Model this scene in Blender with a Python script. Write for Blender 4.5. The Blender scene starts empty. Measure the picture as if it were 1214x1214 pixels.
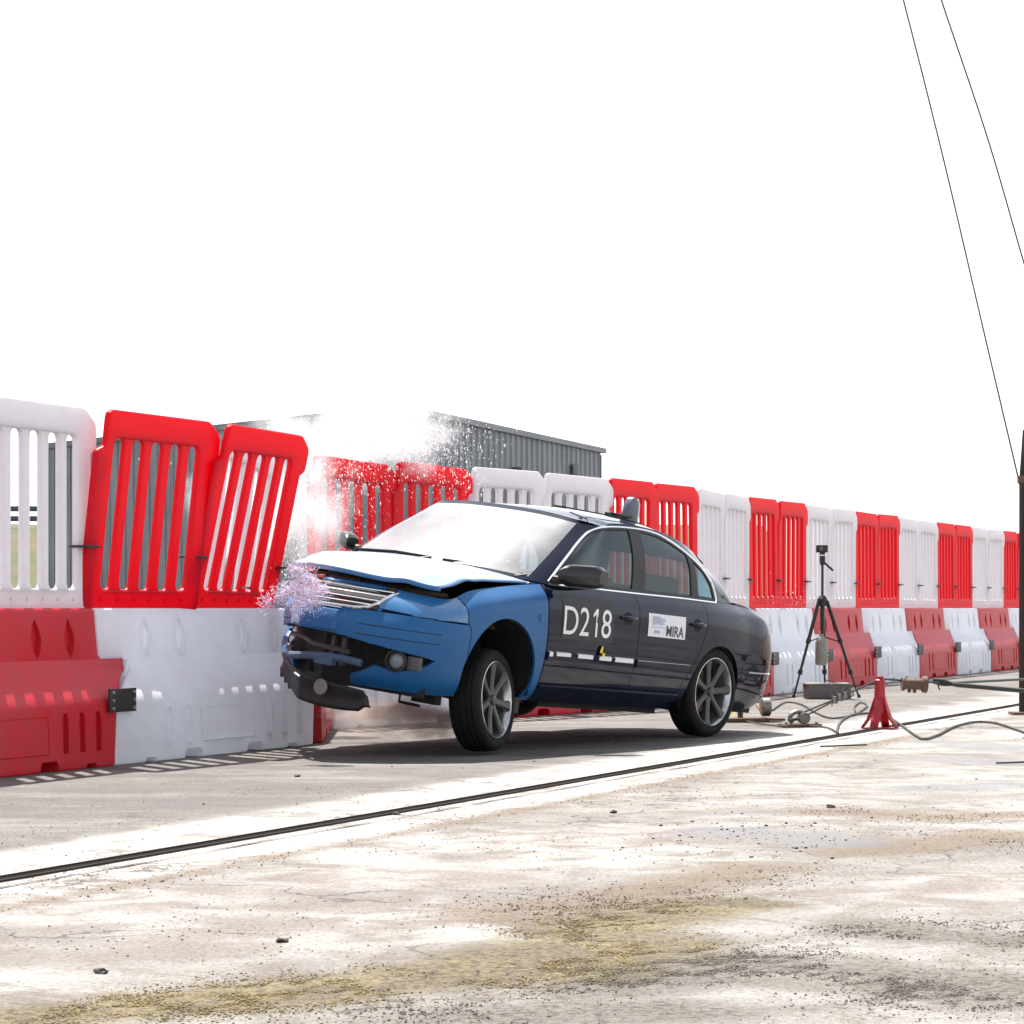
import bpy, bmesh, math, random
import numpy as np
from mathutils import Vector, Matrix
from mathutils.bvhtree import BVHTree
from mathutils.geometry import tessellate_polygon

random.seed(7)
rng = np.random.default_rng(11)
SC = bpy.context.scene
COL = SC.collection

# ------------------------------------------------------------------ camera
F, H = 3200.0, 0.905                      # focal length in photo pixels (1214 wide), lens height
cam_d = bpy.data.cameras.new('camera')
cam = bpy.data.objects.new('camera', cam_d); COL.objects.link(cam)
cam.location = (0, 0, H); cam.rotation_euler = (math.radians(90), 0, 0)
cam_d.sensor_width = 36; cam_d.lens = F / 1214 * 36
cam_d.shift_y = (721 - 607) / 1214
cam_d.clip_start = 0.1; cam_d.clip_end = 3000
SC.camera = cam

# ------------------------------------------------------------------ light
SUN_TO = Vector((-0.172, 0.415, 0.893)).normalized()       # towards the sun: high, behind and to the left
elev = math.asin(SUN_TO.z); azim = math.atan2(SUN_TO.x, SUN_TO.y)
W = bpy.data.worlds.new('World'); SC.world = W; W.use_nodes = True
nt = W.node_tree; nt.nodes.clear()
sky = nt.nodes.new('ShaderNodeTexSky'); sky.sky_type = 'NISHITA'; sky.sun_disc = False
sky.sun_elevation = elev; sky.sun_rotation = azim
sky.air_density = 1.0; sky.dust_density = 1.0; sky.ozone_density = 1.0
bg = nt.nodes.new('ShaderNodeBackground'); bg.inputs['Strength'].default_value = 0.125
wo = nt.nodes.new('ShaderNodeOutputWorld')
hs = nt.nodes.new('ShaderNodeHueSaturation'); hs.inputs['Saturation'].default_value = 0.30      # thin bright haze whitens the sky
nt.links.new(sky.outputs[0], hs.inputs['Color']); nt.links.new(hs.outputs[0], bg.inputs[0]); nt.links.new(bg.outputs[0], wo.inputs[0])
sun_d = bpy.data.lights.new('sun', 'SUN'); sun_d.energy = 4.7; sun_d.angle = math.radians(0.5); sun_d.color = (1, 0.95, 0.88)
sun = bpy.data.objects.new('sun', sun_d); COL.objects.link(sun)
sun.rotation_euler = (-SUN_TO).to_track_quat('-Z', 'Y').to_euler()
sun.location = SUN_TO * 60
SC.view_settings.view_transform = 'Standard'; SC.view_settings.look = 'None'
SC.view_settings.gamma = 1.0; SC.view_settings.use_curve_mapping = False
SC.view_settings.exposure = 1.1
SC.render.engine = 'CYCLES'
SC.cycles.use_denoising = True
SC.cycles.max_bounces = 8; SC.cycles.transparent_max_bounces = 24
SC.cycles.volume_bounces = 2; SC.cycles.volume_step_rate = 4

# ------------------------------------------------------------------ helpers
def gpt(px, py, z=0.0):
    """a place on the level z, from where the photo shows it"""
    Y = F * (H - z) / (py - 721); return Vector(((px - 607) / F * Y, Y, z))
def dpt(px, py, Y):
    return Vector(((px - 607) / F * Y, Y, H + (721 - py) / F * Y))

MATS = {}
def mat(name, col, rough=0.5, metal=0.0, vary=0.0, vscale=6.0, col2=None, bump=0.0, bscale=60.0, coat=0.0, spec=0.5,
        trans=0.0, tcol=None, alpha=1.0, rvar=0.0, dust=0.0, crough=0.08):
    if name in MATS: return MATS[name]
    m = bpy.data.materials.new(name); m.use_nodes = True; MATS[name] = m
    n = m.node_tree.nodes; l = m.node_tree.links; n.clear()
    out = n.new('ShaderNodeOutputMaterial'); p = n.new('ShaderNodeBsdfPrincipled')
    p.inputs['Base Color'].default_value = (*col, 1); p.inputs['Roughness'].default_value = rough
    p.inputs['Metallic'].default_value = metal; p.inputs['Coat Weight'].default_value = coat
    p.inputs['Coat Roughness'].default_value = crough
    p.inputs['Sheen Weight'].default_value = dust; p.inputs['Sheen Roughness'].default_value = 0.35; p.inputs['Sheen Tint'].default_value = (1, 1, 1, 1)  # white sheen for dust; on the bonnet it also imitates sun glare
    p.inputs['Specular IOR Level'].default_value = spec
    tc = n.new('ShaderNodeTexCoord')
    sh = p.outputs[0]
    csock = None
    if vary > 0 or col2:
        nz = n.new('ShaderNodeTexNoise'); nz.inputs['Scale'].default_value = vscale
        nz.inputs['Detail'].default_value = 8; nz.inputs['Roughness'].default_value = 0.65
        l.new(tc.outputs['Object'], nz.inputs['Vector'])
        rp = n.new('ShaderNodeMapRange'); rp.inputs[1].default_value = 0.38; rp.inputs[2].default_value = 0.68
        l.new(nz.outputs['Fac'], rp.inputs[0])
        mx = n.new('ShaderNodeMix'); mx.data_type = 'RGBA'
        mx.inputs['A'].default_value = (*col, 1)
        c2 = col2 if col2 else tuple(c * (1 - vary) for c in col)
        mx.inputs['B'].default_value = (*c2, 1)
        ml = n.new('ShaderNodeMath'); ml.operation = 'MULTIPLY'; ml.inputs[1].default_value = vary if col2 else 1.0
        l.new(rp.outputs[0], ml.inputs[0]); l.new(ml.outputs[0], mx.inputs['Factor'])
        csock = mx.outputs['Result']; l.new(csock, p.inputs['Base Color'])
        if rvar > 0:
            ma = n.new('ShaderNodeMath'); ma.operation = 'MULTIPLY_ADD'; ma.inputs[1].default_value = rvar; ma.inputs[2].default_value = rough
            l.new(rp.outputs[0], ma.inputs[0]); l.new(ma.outputs[0], p.inputs['Roughness'])
    if bump > 0:
        nb = n.new('ShaderNodeTexNoise'); nb.inputs['Scale'].default_value = bscale; nb.inputs['Detail'].default_value = 5
        l.new(tc.outputs['Object'], nb.inputs['Vector'])
        b = n.new('ShaderNodeBump'); b.inputs['Strength'].default_value = bump; b.inputs['Distance'].default_value = 0.01
        l.new(nb.outputs['Fac'], b.inputs['Height']); l.new(b.outputs[0], p.inputs['Normal'])
    if trans > 0:
        t = n.new('ShaderNodeBsdfTranslucent'); t.inputs[0].default_value = (*(tcol or col), 1)
        ms = n.new('ShaderNodeMixShader'); ms.inputs[0].default_value = trans
        l.new(sh, ms.inputs[1]); l.new(t.outputs[0], ms.inputs[2]); sh = ms.outputs[0]
    l.new(sh, out.inputs[0])
    return m

def glass_mat(name, tint, gloss=0.12, rough=0.02, film=0.0, filmcol=(0.6, 0.6, 0.6), filmrough=0.35):
    m = bpy.data.materials.new(name); m.use_nodes = True; n = m.node_tree.nodes; l = m.node_tree.links; n.clear()
    out = n.new('ShaderNodeOutputMaterial'); tr = n.new('ShaderNodeBsdfTransparent'); tr.inputs[0].default_value = (*tint, 1)
    gl = n.new('ShaderNodeBsdfGlossy'); gl.inputs['Roughness'].default_value = rough
    fr = n.new('ShaderNodeFresnel'); ge = n.new('ShaderNodeNewGeometry'); io = n.new('ShaderNodeMapRange'); io.inputs[3].default_value = 1.5; io.inputs[4].default_value = 1 / 1.5
    l.new(ge.outputs['Backfacing'], io.inputs[0]); l.new(io.outputs[0], fr.inputs['IOR'])          # a thin pane reflects the same from both sides
    ad = n.new('ShaderNodeMath'); ad.operation = 'MULTIPLY_ADD'; ad.inputs[1].default_value = 1.0; ad.inputs[2].default_value = gloss * 0.3
    l.new(fr.outputs[0], ad.inputs[0])
    mx = n.new('ShaderNodeMixShader'); l.new(ad.outputs[0], mx.inputs[0]); l.new(tr.outputs[0], mx.inputs[1]); l.new(gl.outputs[0], mx.inputs[2])
    last = mx.outputs[0]
    if film > 0:
        tc = n.new('ShaderNodeTexCoord'); nz = n.new('ShaderNodeTexNoise'); nz.inputs['Scale'].default_value = 2.2; nz.inputs['Detail'].default_value = 7
        l.new(tc.outputs['Object'], nz.inputs['Vector'])
        rp = n.new('ShaderNodeMapRange'); rp.inputs[1].default_value = 0.3; rp.inputs[2].default_value = 0.7
        rp.inputs[3].default_value = film * 0.45; rp.inputs[4].default_value = film
        l.new(nz.outputs['Fac'], rp.inputs[0])
        pf = n.new('ShaderNodeBsdfPrincipled'); pf.inputs['Base Color'].default_value = (*filmcol, 1); pf.inputs['Roughness'].default_value = filmrough
        m2 = n.new('ShaderNodeMixShader'); l.new(rp.outputs[0], m2.inputs[0]); l.new(last, m2.inputs[1]); l.new(pf.outputs[0], m2.inputs[2]); last = m2.outputs[0]
    l.new(last, out.inputs[0]); return m

def tag(o, label=None, cat=None, group=None, kind=None):
    if label: o['label'] = label
    if cat: o['category'] = cat
    if group: o['group'] = group
    if kind: o['kind'] = kind
    return o
def empty(name, loc=(0, 0, 0), rot=(0, 0, 0)):
    o = bpy.data.objects.new(name, None); COL.objects.link(o); o.location = loc; o.rotation_euler = rot
    o.empty_display_size = 0.2; return o
def link(name, me, m=None, parent=None, smooth=None):
    o = bpy.data.objects.new(name, me); COL.objects.link(o)
    if m is not None and not me.materials: me.materials.append(m)
    if parent is not None: o.parent = parent
    return o
def shade(me, ang=35):
    me.polygons.foreach_set('use_smooth', [True] * len(me.polygons))
    try: me.set_sharp_from_angle(angle=math.radians(ang))
    except Exception: pass
    return me
def bm_mesh(bm, name, ang=35):
    me = bpy.data.meshes.new(name); bm.normal_update(); bm.to_mesh(me); bm.free(); return shade(me, ang)

class MB:
    """collects shapes of one piece"""
    def __init__(s): s.v = []; s.f = []
    def add(s, v, f):
        k = len(s.v); s.v += [tuple(p) for p in v]; s.f += [tuple(i + k for i in q) for q in f]; return s
    def box(s, c, d, M=None):
        cx, cy, cz = c; a, b, e = d[0] / 2, d[1] / 2, d[2] / 2
        v = [Vector((x, y, z)) for x in (-a, a) for y in (-b, b) for z in (-e, e)]
        if M: v = [M @ p for p in v]
        v = [p + Vector((cx, cy, cz)) for p in v]
        return s.add(v, [(0, 1, 3, 2), (4, 6, 7, 5), (0, 4, 5, 1), (2, 3, 7, 6), (0, 2, 6, 4), (1, 5, 7, 3)])
    def tube(s, pts, r, n=8, cap=True):
        pts = [Vector(p) for p in pts]; rs = r if isinstance(r, (list, tuple)) else [r] * len(pts)
        t0 = (pts[1] - pts[0]).normalized(); u = t0.orthogonal().normalized(); rings = []
        for i, p in enumerate(pts):
            t = (pts[min(i + 1, len(pts) - 1)] - pts[max(i - 1, 0)]).normalized()
            u = (u - t * u.dot(t)).normalized(); w = t.cross(u)
            rings.append([p + (u * math.cos(2 * math.pi * k / n) + w * math.sin(2 * math.pi * k / n)) * rs[i] for k in range(n)])
        v = [q for rg in rings for q in rg]; f = []
        for i in range(len(pts) - 1):
            for k in range(n): f.append((i * n + k, i * n + (k + 1) % n, (i + 1) * n + (k + 1) % n, (i + 1) * n + k))
        if cap: f.append(tuple(range(n))[::-1]); f.append(tuple((len(pts) - 1) * n + k for k in range(n)))
        return s.add(v, f)
    def lathe(s, prof, n=32, axis='y', c=(0, 0, 0), closed=False):
        """prof: (along the axis, radius)"""
        v = []; f = []; m = len(prof)
        for k in range(n):
            a = 2 * math.pi * k / n
            for h, r in prof:
                if axis == 'y': v.append((c[0] + r * math.cos(a), c[1] + h, c[2] + r * math.sin(a)))
                elif axis == 'x': v.append((c[0] + h, c[1] + r * math.cos(a), c[2] + r * math.sin(a)))
                else: v.append((c[0] + r * math.cos(a), c[1] + r * math.sin(a), c[2] + h))
        for k in range(n):
            for j in range(m - 1 + (1 if closed else 0)):
                j2 = (j + 1) % m; k2 = (k + 1) % n
                f.append((k * m + j, k * m + j2, k2 * m + j2, k2 * m + j))
        return s.add(v, f)
    def grid(s, P):
        P = np.asarray(P); a, b = P.shape[:2]
        return s.add(P.reshape(-1, 3).tolist(), [(i * b + j, i * b + j + 1, (i + 1) * b + j + 1, (i + 1) * b + j) for i in range(a - 1) for j in range(b - 1)])
    def prism(s, poly, y0, y1):
        """(x,z) polygon run from y0 to y1"""
        n = len(poly); v = [(x, y0, z) for x, z in poly] + [(x, y1, z) for x, z in poly]
        f = [tuple(range(n)), tuple(range(2 * n - 1, n - 1, -1))] + [(i, i + n, (i + 1) % n + n, (i + 1) % n) for i in range(n)]
        return s.add(v, f)
    def mesh(s, name, ang=35, bevel=0.0, seg=2, fix=True):
        me = bpy.data.meshes.new(name); me.from_pydata(s.v, [], s.f)
        if bevel > 0 or fix:
            bm = bmesh.new(); bm.from_mesh(me)
            if fix: bmesh.ops.recalc_face_normals(bm, faces=bm.faces)
            if bevel > 0:
                es = [e for e in bm.edges if len(e.link_faces) == 2 and e.calc_face_angle(0) > math.radians(25)]
                bmesh.ops.bevel(bm, geom=es, offset=bevel, segments=seg, affect='EDGES', profile=0.6, clamp_overlap=True)
            bm.to_mesh(me); bm.free()
        return shade(me, ang)
    def build(s, name, m, parent=None, ang=35, bevel=0.0, seg=2, fix=True):
        return link(name, s.mesh(name, ang, bevel, seg, fix), m, parent)

def catmull(P, per, ghost=None):
    """non-uniform Catmull-Rom through rows of P (K,...,3); per = samples in each span"""
    P = np.asarray(P, float); K = len(P)
    d = [np.mean(np.linalg.norm((P[i + 1] - P[i]).reshape(-1, 3), axis=1)) for i in range(K - 1)]
    d = np.maximum(d, 1e-4); u = np.r_[0, np.cumsum(d)]
    T = np.zeros_like(P)
    for i in range(K):
        if 0 < i < K - 1:
            a = (P[i] - P[i - 1]) / d[i - 1]; b = (P[i + 1] - P[i]) / d[i]
            T[i] = (a * d[i] + b * d[i - 1]) / (d[i] + d[i - 1])
        elif i == 0: T[i] = (P[1] - P[0]) / d[0]
        else: T[i] = (P[-1] - P[-2]) / d[-1]
    if ghost in ('both', 'start'):                      # mirrored across y = 0: tangent has only y
        T[0][..., 0] = 0; T[0][..., 2] = 0
    if ghost == 'both': T[-1][..., 0] = 0; T[-1][..., 2] = 0
    out = []; idx = []
    for i in range(K - 1):
        n = per[i] if not isinstance(per, int) else per
        for k in range(n + (1 if i == K - 2 else 0)):
            t = k / n; h = d[i]
            out.append((2 * t**3 - 3 * t * t + 1) * P[i] + (t**3 - 2 * t * t + t) * h * T[i] + (-2 * t**3 + 3 * t * t) * P[i + 1] + (t**3 - t * t) * h * T[i + 1])
            idx.append(i + t)
    return np.array(out), np.array(idx)

def curve_mesh(name, outlines, extrude, bevel=0.0, res=2):
    """2D outlines (first outer, rest holes) in x,z with thickness along y -> mesh"""
    cu = bpy.data.curves.new(name, 'CURVE'); cu.dimensions = '2D'; cu.fill_mode = 'BOTH'; cu.extrude = extrude; cu.bevel_depth = bevel; cu.bevel_resolution = res
    for o in outlines:
        sp = cu.splines.new('POLY'); sp.points.add(len(o) - 1); sp.use_cyclic_u = True
        for p, (a, b) in zip(sp.points, o): p.co = (a, b, 0, 1)
    ob = bpy.data.objects.new(name, cu); COL.objects.link(ob)
    me = bpy.data.meshes.new_from_object(ob.evaluated_get(bpy.context.evaluated_depsgraph_get()))
    bpy.data.objects.remove(ob); bpy.data.curves.remove(cu)
    me.transform(Matrix.Rotation(math.radians(90), 4, 'X')); me.name = name
    return shade(me, 40)

def text_mesh(name, txt, size, bold=0.0):
    cu = bpy.data.curves.new(name, 'FONT'); cu.body = txt; cu.size = size; cu.offset = bold; cu.align_x = 'LEFT'; cu.resolution_u = 6
    ob = bpy.data.objects.new(name, cu); COL.objects.link(ob)
    me = bpy.data.meshes.new_from_object(ob.evaluated_get(bpy.context.evaluated_depsgraph_get()))
    bpy.data.objects.remove(ob); bpy.data.curves.remove(cu); return me

def boolean(me, cutter_me, op='DIFFERENCE'):
    a = bpy.data.objects.new('a', me); b = bpy.data.objects.new('b', cutter_me); COL.objects.link(a); COL.objects.link(b)
    md = a.modifiers.new('b', 'BOOLEAN'); md.object = b; md.operation = op; md.solver = 'EXACT'; md.use_self = True
    r = bpy.data.meshes.new_from_object(a.evaluated_get(bpy.context.evaluated_depsgraph_get()))
    bpy.data.objects.remove(a); bpy.data.objects.remove(b); return r

def dup(o, parent=None):
    c = o.copy(); COL.objects.link(c); c.parent = parent
    for ch in list(o.children): dup(ch, c)
    return c

# ------------------------------------------------------------------ common materials
M_blk = mat('black_plastic', (0.012, 0.012, 0.013), 0.55, bump=0.1)
M_steel = mat('dull_steel', (0.25, 0.24, 0.23), 0.45, 0.8, vary=0.4, vscale=20)
M_chrome = mat('chrome', (0.78, 0.79, 0.80), 0.12, 1.0)
M_rust = mat('rusty_steel', (0.16, 0.10, 0.07), 0.75, 0.3, vary=0.7, vscale=15, col2=(0.07, 0.05, 0.04), bump=0.3)
_w = Vector((1268, F, 0)).normalized(); WV = _w; NV = Vector((_w.y, -_w.x, 0)); WANG = math.atan2(WV.y, WV.x)
def wall(t, d, z=0.0): return WV * t + NV * d + Vector((0, 0, z))
# ================================================================== ground
def seg_dist(X, Y, pl):
    D = np.full(X.shape, 1e9); T = np.zeros(X.shape)
    for (ax, ay), (bx, by) in zip(pl[:-1], pl[1:]):
        dx, dy = bx - ax, by - ay; t = np.clip(((X - ax) * dx + (Y - ay) * dy) / (dx * dx + dy * dy), 0, 1)
        D = np.minimum(D, np.hypot(X - ax - t * dx, Y - ay - t * dy))
    return D
def pl_px(pts): return [tuple(gpt(*p)[:2]) for p in pts]
def band(X, Y, pts, w, soft=1.0):
    return np.exp(-(seg_dist(X, Y, pl_px(pts)) / w) ** 2 * soft)
B_OCHRE = [((40, 1207), (200, 1190), (400, 1172), (540, 1152), (640, 1128), (730, 1098), (860, 1072)), ((560, 1158), (700, 1140), (780, 1120)), ((600, 1150), (680, 1152))]
B_GREY = [((760, 1148), (880, 1138), (1010, 1152), (1214, 1168)), ((1030, 1100), (1120, 1108), (1214, 1118)), ((720, 1170), (840, 1158)), ((1060, 1170), (1214, 1190)), ((560, 1205), (800, 1198))]
B_BROWN = [((985, 962), (1080, 968), (1214, 966)), ((1030, 1010), (1110, 1000), (1190, 990)), ((820, 1045), (900, 1030)), ((600, 1085), (820, 1052))]
B_WET = [((850, 985), (940, 990), (990, 1000)), ((840, 965), (900, 962)), ((1110, 900), (1214, 905)), ((1100, 935), (1200, 930)), ((1130, 880), (1214, 890))]
B_DARK = [((20, 1075), (300, 1055), (520, 1040)), ((150, 1120), (420, 1090)), ((560, 1075), (640, 1065)), ((700, 1000), (760, 985)), ((1080, 1060), (1214, 1050))]
def masks(X, Y):
    dW = X * NV.x + Y * NV.y; tW = X * WV.x + Y * WV.y
    och = np.max([band(X, Y, p, .23) for p in B_OCHRE], axis=0)
    gry = np.max([band(X, Y, p, .22) for p in B_GREY], axis=0)
    brn = np.max([band(X, Y, p, .28) for p in B_BROWN], axis=0)
    brn = np.maximum(brn, .75 * np.exp(-((dW + 4.42) / .09) ** 2))
    wet = np.max([band(X, Y, p, w) for p, w in zip(B_WET, (.30, .12, .35, .3, .4))], axis=0)
    drk = np.max([band(X, Y, p, .35) for p in B_DARK], axis=0)
    # the strip of old tarmac between barrier and concrete strip is greyer
    road = 1 / (1 + np.exp((dW + 5.45) / .06)) * (1 / (1 + np.exp(-(dW + 9.4) / .3)))
    strip = (1 / (1 + np.exp((dW + 4.47) / .03))) * (1 / (1 + np.exp(-(dW + 5.45) / .03)))
    return och, gry, brn, wet, drk, road, strip
def axis(lo, hi, fine_lo, fine_hi, st, far):
    a = list(np.arange(fine_lo, fine_hi, st)); x = fine_hi; s = st
    while x < hi: a.append(x); s *= far; x += s
    a.append(hi); x = fine_lo; s = st
    pre = []
    while x > lo: s *= far; x -= s; pre.append(max(x, lo))
    return np.array(pre[::-1] + a)
gx = axis(-1200, 1200, -3.4, 5.4, .045, 1.18); gy_ = axis(-60, 2500, 5.5, 17.5, .05, 1.14)
X, Y = np.meshgrid(gx, gy_, indexing='ij')
och, gry, brn, wet, drk, road, strip = masks(X, Y)
gme = bpy.data.meshes.new('ground'); a, b = X.shape
rough_h = (rng.random(X.shape) - .5) * .010 * np.clip(och + gry + .5 * brn, 0, 1) * (np.abs(X) < 7) * (Y < 18)
vv = np.stack([X, Y, rough_h], -1).reshape(-1, 3)
ii = (np.arange(a - 1)[:, None] * b + np.arange(b - 1)[None, :]).ravel(); ff = np.stack([ii, ii + b, ii + b + 1, ii + 1], 1)
gme.vertices.add(len(vv)); gme.vertices.foreach_set('co', vv.ravel().astype(np.float32))
gme.loops.add(ff.size); gme.loops.foreach_set('vertex_index', ff.ravel().astype(np.int32))
gme.polygons.add(len(ff)); gme.polygons.foreach_set('loop_start', np.arange(0, ff.size, 4, dtype=np.int32))
gme.update(calc_edges=True); gme.validate()
c1 = gme.attributes.new('mask_a', 'FLOAT_COLOR', 'POINT'); c1.data.foreach_set('color', np.stack([och, gry, brn, wet], -1).reshape(-1).astype(np.float32))
c2 = gme.attributes.new('mask_b', 'FLOAT_COLOR', 'POINT'); c2.data.foreach_set('color', np.stack([drk, road, strip, strip * 0 + 1], -1).reshape(-1).astype(np.float32))
gm = bpy.data.materials.new('weathered_concrete'); gm.use_nodes = True; n = gm.node_tree.nodes; l = gm.node_tree.links; n.clear()
out = n.new('ShaderNodeOutputMaterial'); pr = n.new('ShaderNodeBsdfPrincipled'); l.new(pr.outputs[0], out.inputs[0]); tc = n.new('ShaderNodeTexCoord')
def noise(scale, detail=8, rough=.6, rot=None, sc=None, dist=0.0):
    z = n.new('ShaderNodeTexNoise'); z.inputs['Scale'].default_value = scale; z.inputs['Detail'].default_value = detail; z.inputs['Roughness'].default_value = rough; z.inputs['Distortion'].default_value = dist
    if rot is not None:
        mp = n.new('ShaderNodeMapping'); mp.inputs['Rotation'].default_value = (0, 0, rot); mp.inputs['Scale'].default_value = sc; l.new(tc.outputs['Object'], mp.inputs[0]); l.new(mp.outputs[0], z.inputs['Vector'])
    else: l.new(tc.outputs['Object'], z.inputs['Vector'])
    return z.outputs['Fac']
def rng_(s, a, b, c=0, d=1):
    r = n.new('ShaderNodeMapRange'); r.inputs[1].default_value = a; r.inputs[2].default_value = b; r.inputs[3].default_value = c; r.inputs[4].default_value = d; l.new(s, r.inputs[0]); return r.outputs[0]
def math_(op, a, b=None, c=None):
    m = n.new('ShaderNodeMath'); m.operation = op
    for k, v in enumerate((a, b, c)):
        if v is None: continue
        if isinstance(v, (int, float)): m.inputs[k].default_value = v
        else: l.new(v, m.inputs[k])
    return m.outputs[0]
def mixc(f, a, b):
    m = n.new('ShaderNodeMix'); m.data_type = 'RGBA'
    for nm, v in (('Factor', f), ('A', a), ('B', b)):
        if isinstance(v, tuple): m.inputs[nm].default_value = (*v, 1)
        elif isinstance(v, (int, float)): m.inputs[nm].default_value = v
        else: l.new(v, m.inputs[nm])
    return m.outputs['Result']
def attr(nm):
    at = n.new('ShaderNodeAttribute'); at.attribute_name = nm; s = n.new('ShaderNodeSeparateColor'); l.new(at.outputs['Color'], s.inputs[0]); return s.outputs[0], s.outputs[1], s.outputs[2], at.outputs['Alpha']
mO, mG, mB, mW = attr('mask_a'); mD, mR, mS, _ = attr('mask_b')
N1 = noise(.55, 10, .62); N2 = noise(3.2, 10, .68, dist=.6); N3 = noise(38, 6, .7); N4 = noise(150, 4, .7); N5 = noise(1.0, 9, .65, -WANG, (.35, 2.6, 1))
col = mixc(rng_(N1, .42, .60), (.40, .385, .36), (.21, .19, .172))
col = mixc(math_('MULTIPLY', rng_(N2, .46, .62), .85), col, (.175, .15, .132))
col = mixc(math_('MULTIPLY', rng_(N5, .50, .68), .6), col, (.205, .18, .16))
col = mixc(math_('MULTIPLY', rng_(N3, .50, .68), .60), col, (.13, .11, .095))
col = mixc(math_('MULTIPLY', mR, math_('MULTIPLY', rng_(N5, .66, .44, .25, .97), 1.0)), col, (.115, .106, .102))
col = mixc(math_('MULTIPLY', mS, rng_(N2, .66, .42, .1, .9)), col, (.50, .48, .46))
col = mixc(math_('MULTIPLY', mD, rng_(N2, .40, .60, 0, .85)), col, (.225, .185, .17))
N6 = noise(60, 4, .8); N7 = noise(7, 8, .7)
col = mixc(math_('MULTIPLY', rng_(N6, .54, .64), math_('MULTIPLY_ADD', rng_(N7, .38, .58), .75, .35)), col, (.06, .048, .038))  # dark speckles: brown grit, with its small shadows put into the colour
col = mixc(math_('MULTIPLY', rng_(N6, .44, .36), .35), col, (.52, .50, .47))
vo = n.new('ShaderNodeTexVoronoi'); vo.feature = 'DISTANCE_TO_EDGE'; vo.inputs['Scale'].default_value = .75; vd = n.new('ShaderNodeVectorMath'); vd.operation = 'ADD'
vn = n.new('ShaderNodeTexNoise'); vn.inputs['Scale'].default_value = 2.2; vn.inputs['Detail'].default_value = 6; l.new(tc.outputs['Object'], vn.inputs['Vector']); l.new(tc.outputs['Object'], vd.inputs[0]); l.new(vn.outputs['Color'], vd.inputs[1]); l.new(vd.outputs[0], vo.inputs['Vector'])
crack = math_('MULTIPLY', rng_(vo.outputs['Distance'], .010, .003), rng_(N1, .46, .56))
col = mixc(math_('MULTIPLY', crack, .8), col, (.09, .07, .06))
grain = rng_(N3, .40, .56)
col = mixc(math_('MULTIPLY', rng_(math_('ADD', mB, math_('MULTIPLY', N2, .9)), .78, 1.25), .7), col, mixc(grain, (.17, .125, .085), (.30, .225, .155)))
col = mixc(math_('MULTIPLY', rng_(math_('ADD', math_('MULTIPLY', mG, .85), math_('MULTIPLY', math_('ADD', N7, N2), .85)), 1.04, 1.55), .85), col, mixc(grain, (.075, .062, .053), (.27, .235, .20)))
col = mixc(math_('MULTIPLY', rng_(math_('ADD', math_('MULTIPLY', mO, .85), math_('MULTIPLY', math_('ADD', N7, N2), .85)), 1.02, 1.50), .85), col, mixc(grain, (.075, .058, .030), mixc(rng_(N2, .38, .58), (.36, .275, .10), (.24, .185, .11))))
wetm = rng_(math_('ADD', mW, math_('MULTIPLY', N2, .7)), .80, 1.10)
col = mixc(math_('MULTIPLY', wetm, .7), col, (.16, .155, .16))
l.new(col, pr.inputs['Base Color'])
ro = math_('SUBTRACT', rng_(N2, .3, .7, .62, .85), math_('MULTIPLY', wetm, .22)); l.new(ro, pr.inputs['Roughness'])
pr.inputs['Specular IOR Level'].default_value = .35
hsum = math_('ADD', math_('MULTIPLY', N3, math_('MULTIPLY_ADD', math_('ADD', math_('ADD', mO, mG), mB), 1.2, .35)), math_('ADD', math_('MULTIPLY_ADD', N6, .45, math_('MULTIPLY', crack, -.5)), math_('MULTIPLY_ADD', N4, .18, math_('MULTIPLY', N2, .5))))
bp = n.new('ShaderNodeBump'); bp.inputs['Strength'].default_value = 1.0; bp.inputs['Distance'].default_value = .022; l.new(hsum, bp.inputs['Height']); l.new(bp.outputs[0], pr.inputs['Normal'])
gme.materials.append(gm); shade(gme, 180)
tag(link('ground', gme), kind='structure')

# loose gravel lying in the bands (uncountable)
def scatter(name, label, pts, rad, m, nvar=6):
    ico = []
    for _ in range(nvar):
        b_ = bmesh.new(); bmesh.ops.create_icosphere(b_, subdivisions=1, radius=1.0)
        V_ = np.array([v.co[:] for v in b_.verts]) * (1 + (rng.random((len(b_.verts), 1)) - .5) * .7) * [1, .8, .62]; Fs = np.array([[v.index for v in f.verts] for f in b_.faces]); b_.free(); ico.append((V_, Fs))
    P_ = np.array(pts, float); R_ = np.array(rad, float); vi = rng.integers(nvar, size=len(P_)); an = rng.random(len(P_)) * 6.283; c, s = np.cos(an), np.sin(an); nv = len(ico[0][0])
    B_ = np.stack([i_[0] for i_ in ico])[vi] * R_[:, None, None]
    VV = np.stack([P_[:, :1] + B_[..., 0] * c[:, None] - B_[..., 1] * s[:, None], P_[:, 1:] + B_[..., 0] * s[:, None] + B_[..., 1] * c[:, None], B_[..., 2] + R_[:, None] * .25], -1).reshape(-1, 3)
    FF = (ico[0][1][None] + (np.arange(len(P_)) * nv)[:, None, None]).reshape(-1, 3)
    me = bpy.data.meshes.new(name); me.from_pydata(VV.tolist(), [], FF.tolist()); me.materials.append(m); o = link(name, me); tag(o, label, 'gravel', kind='stuff'); return o
def lumpy(x, y): return math.sin(4.3 * x + 1.7 * y) + math.sin(-3.1 * x + 3.9 * y + 1) + math.sin(7.7 * x - 5.1 * y + 2) * .8 + math.sin(13 * x + 11 * y) * .5
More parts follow.
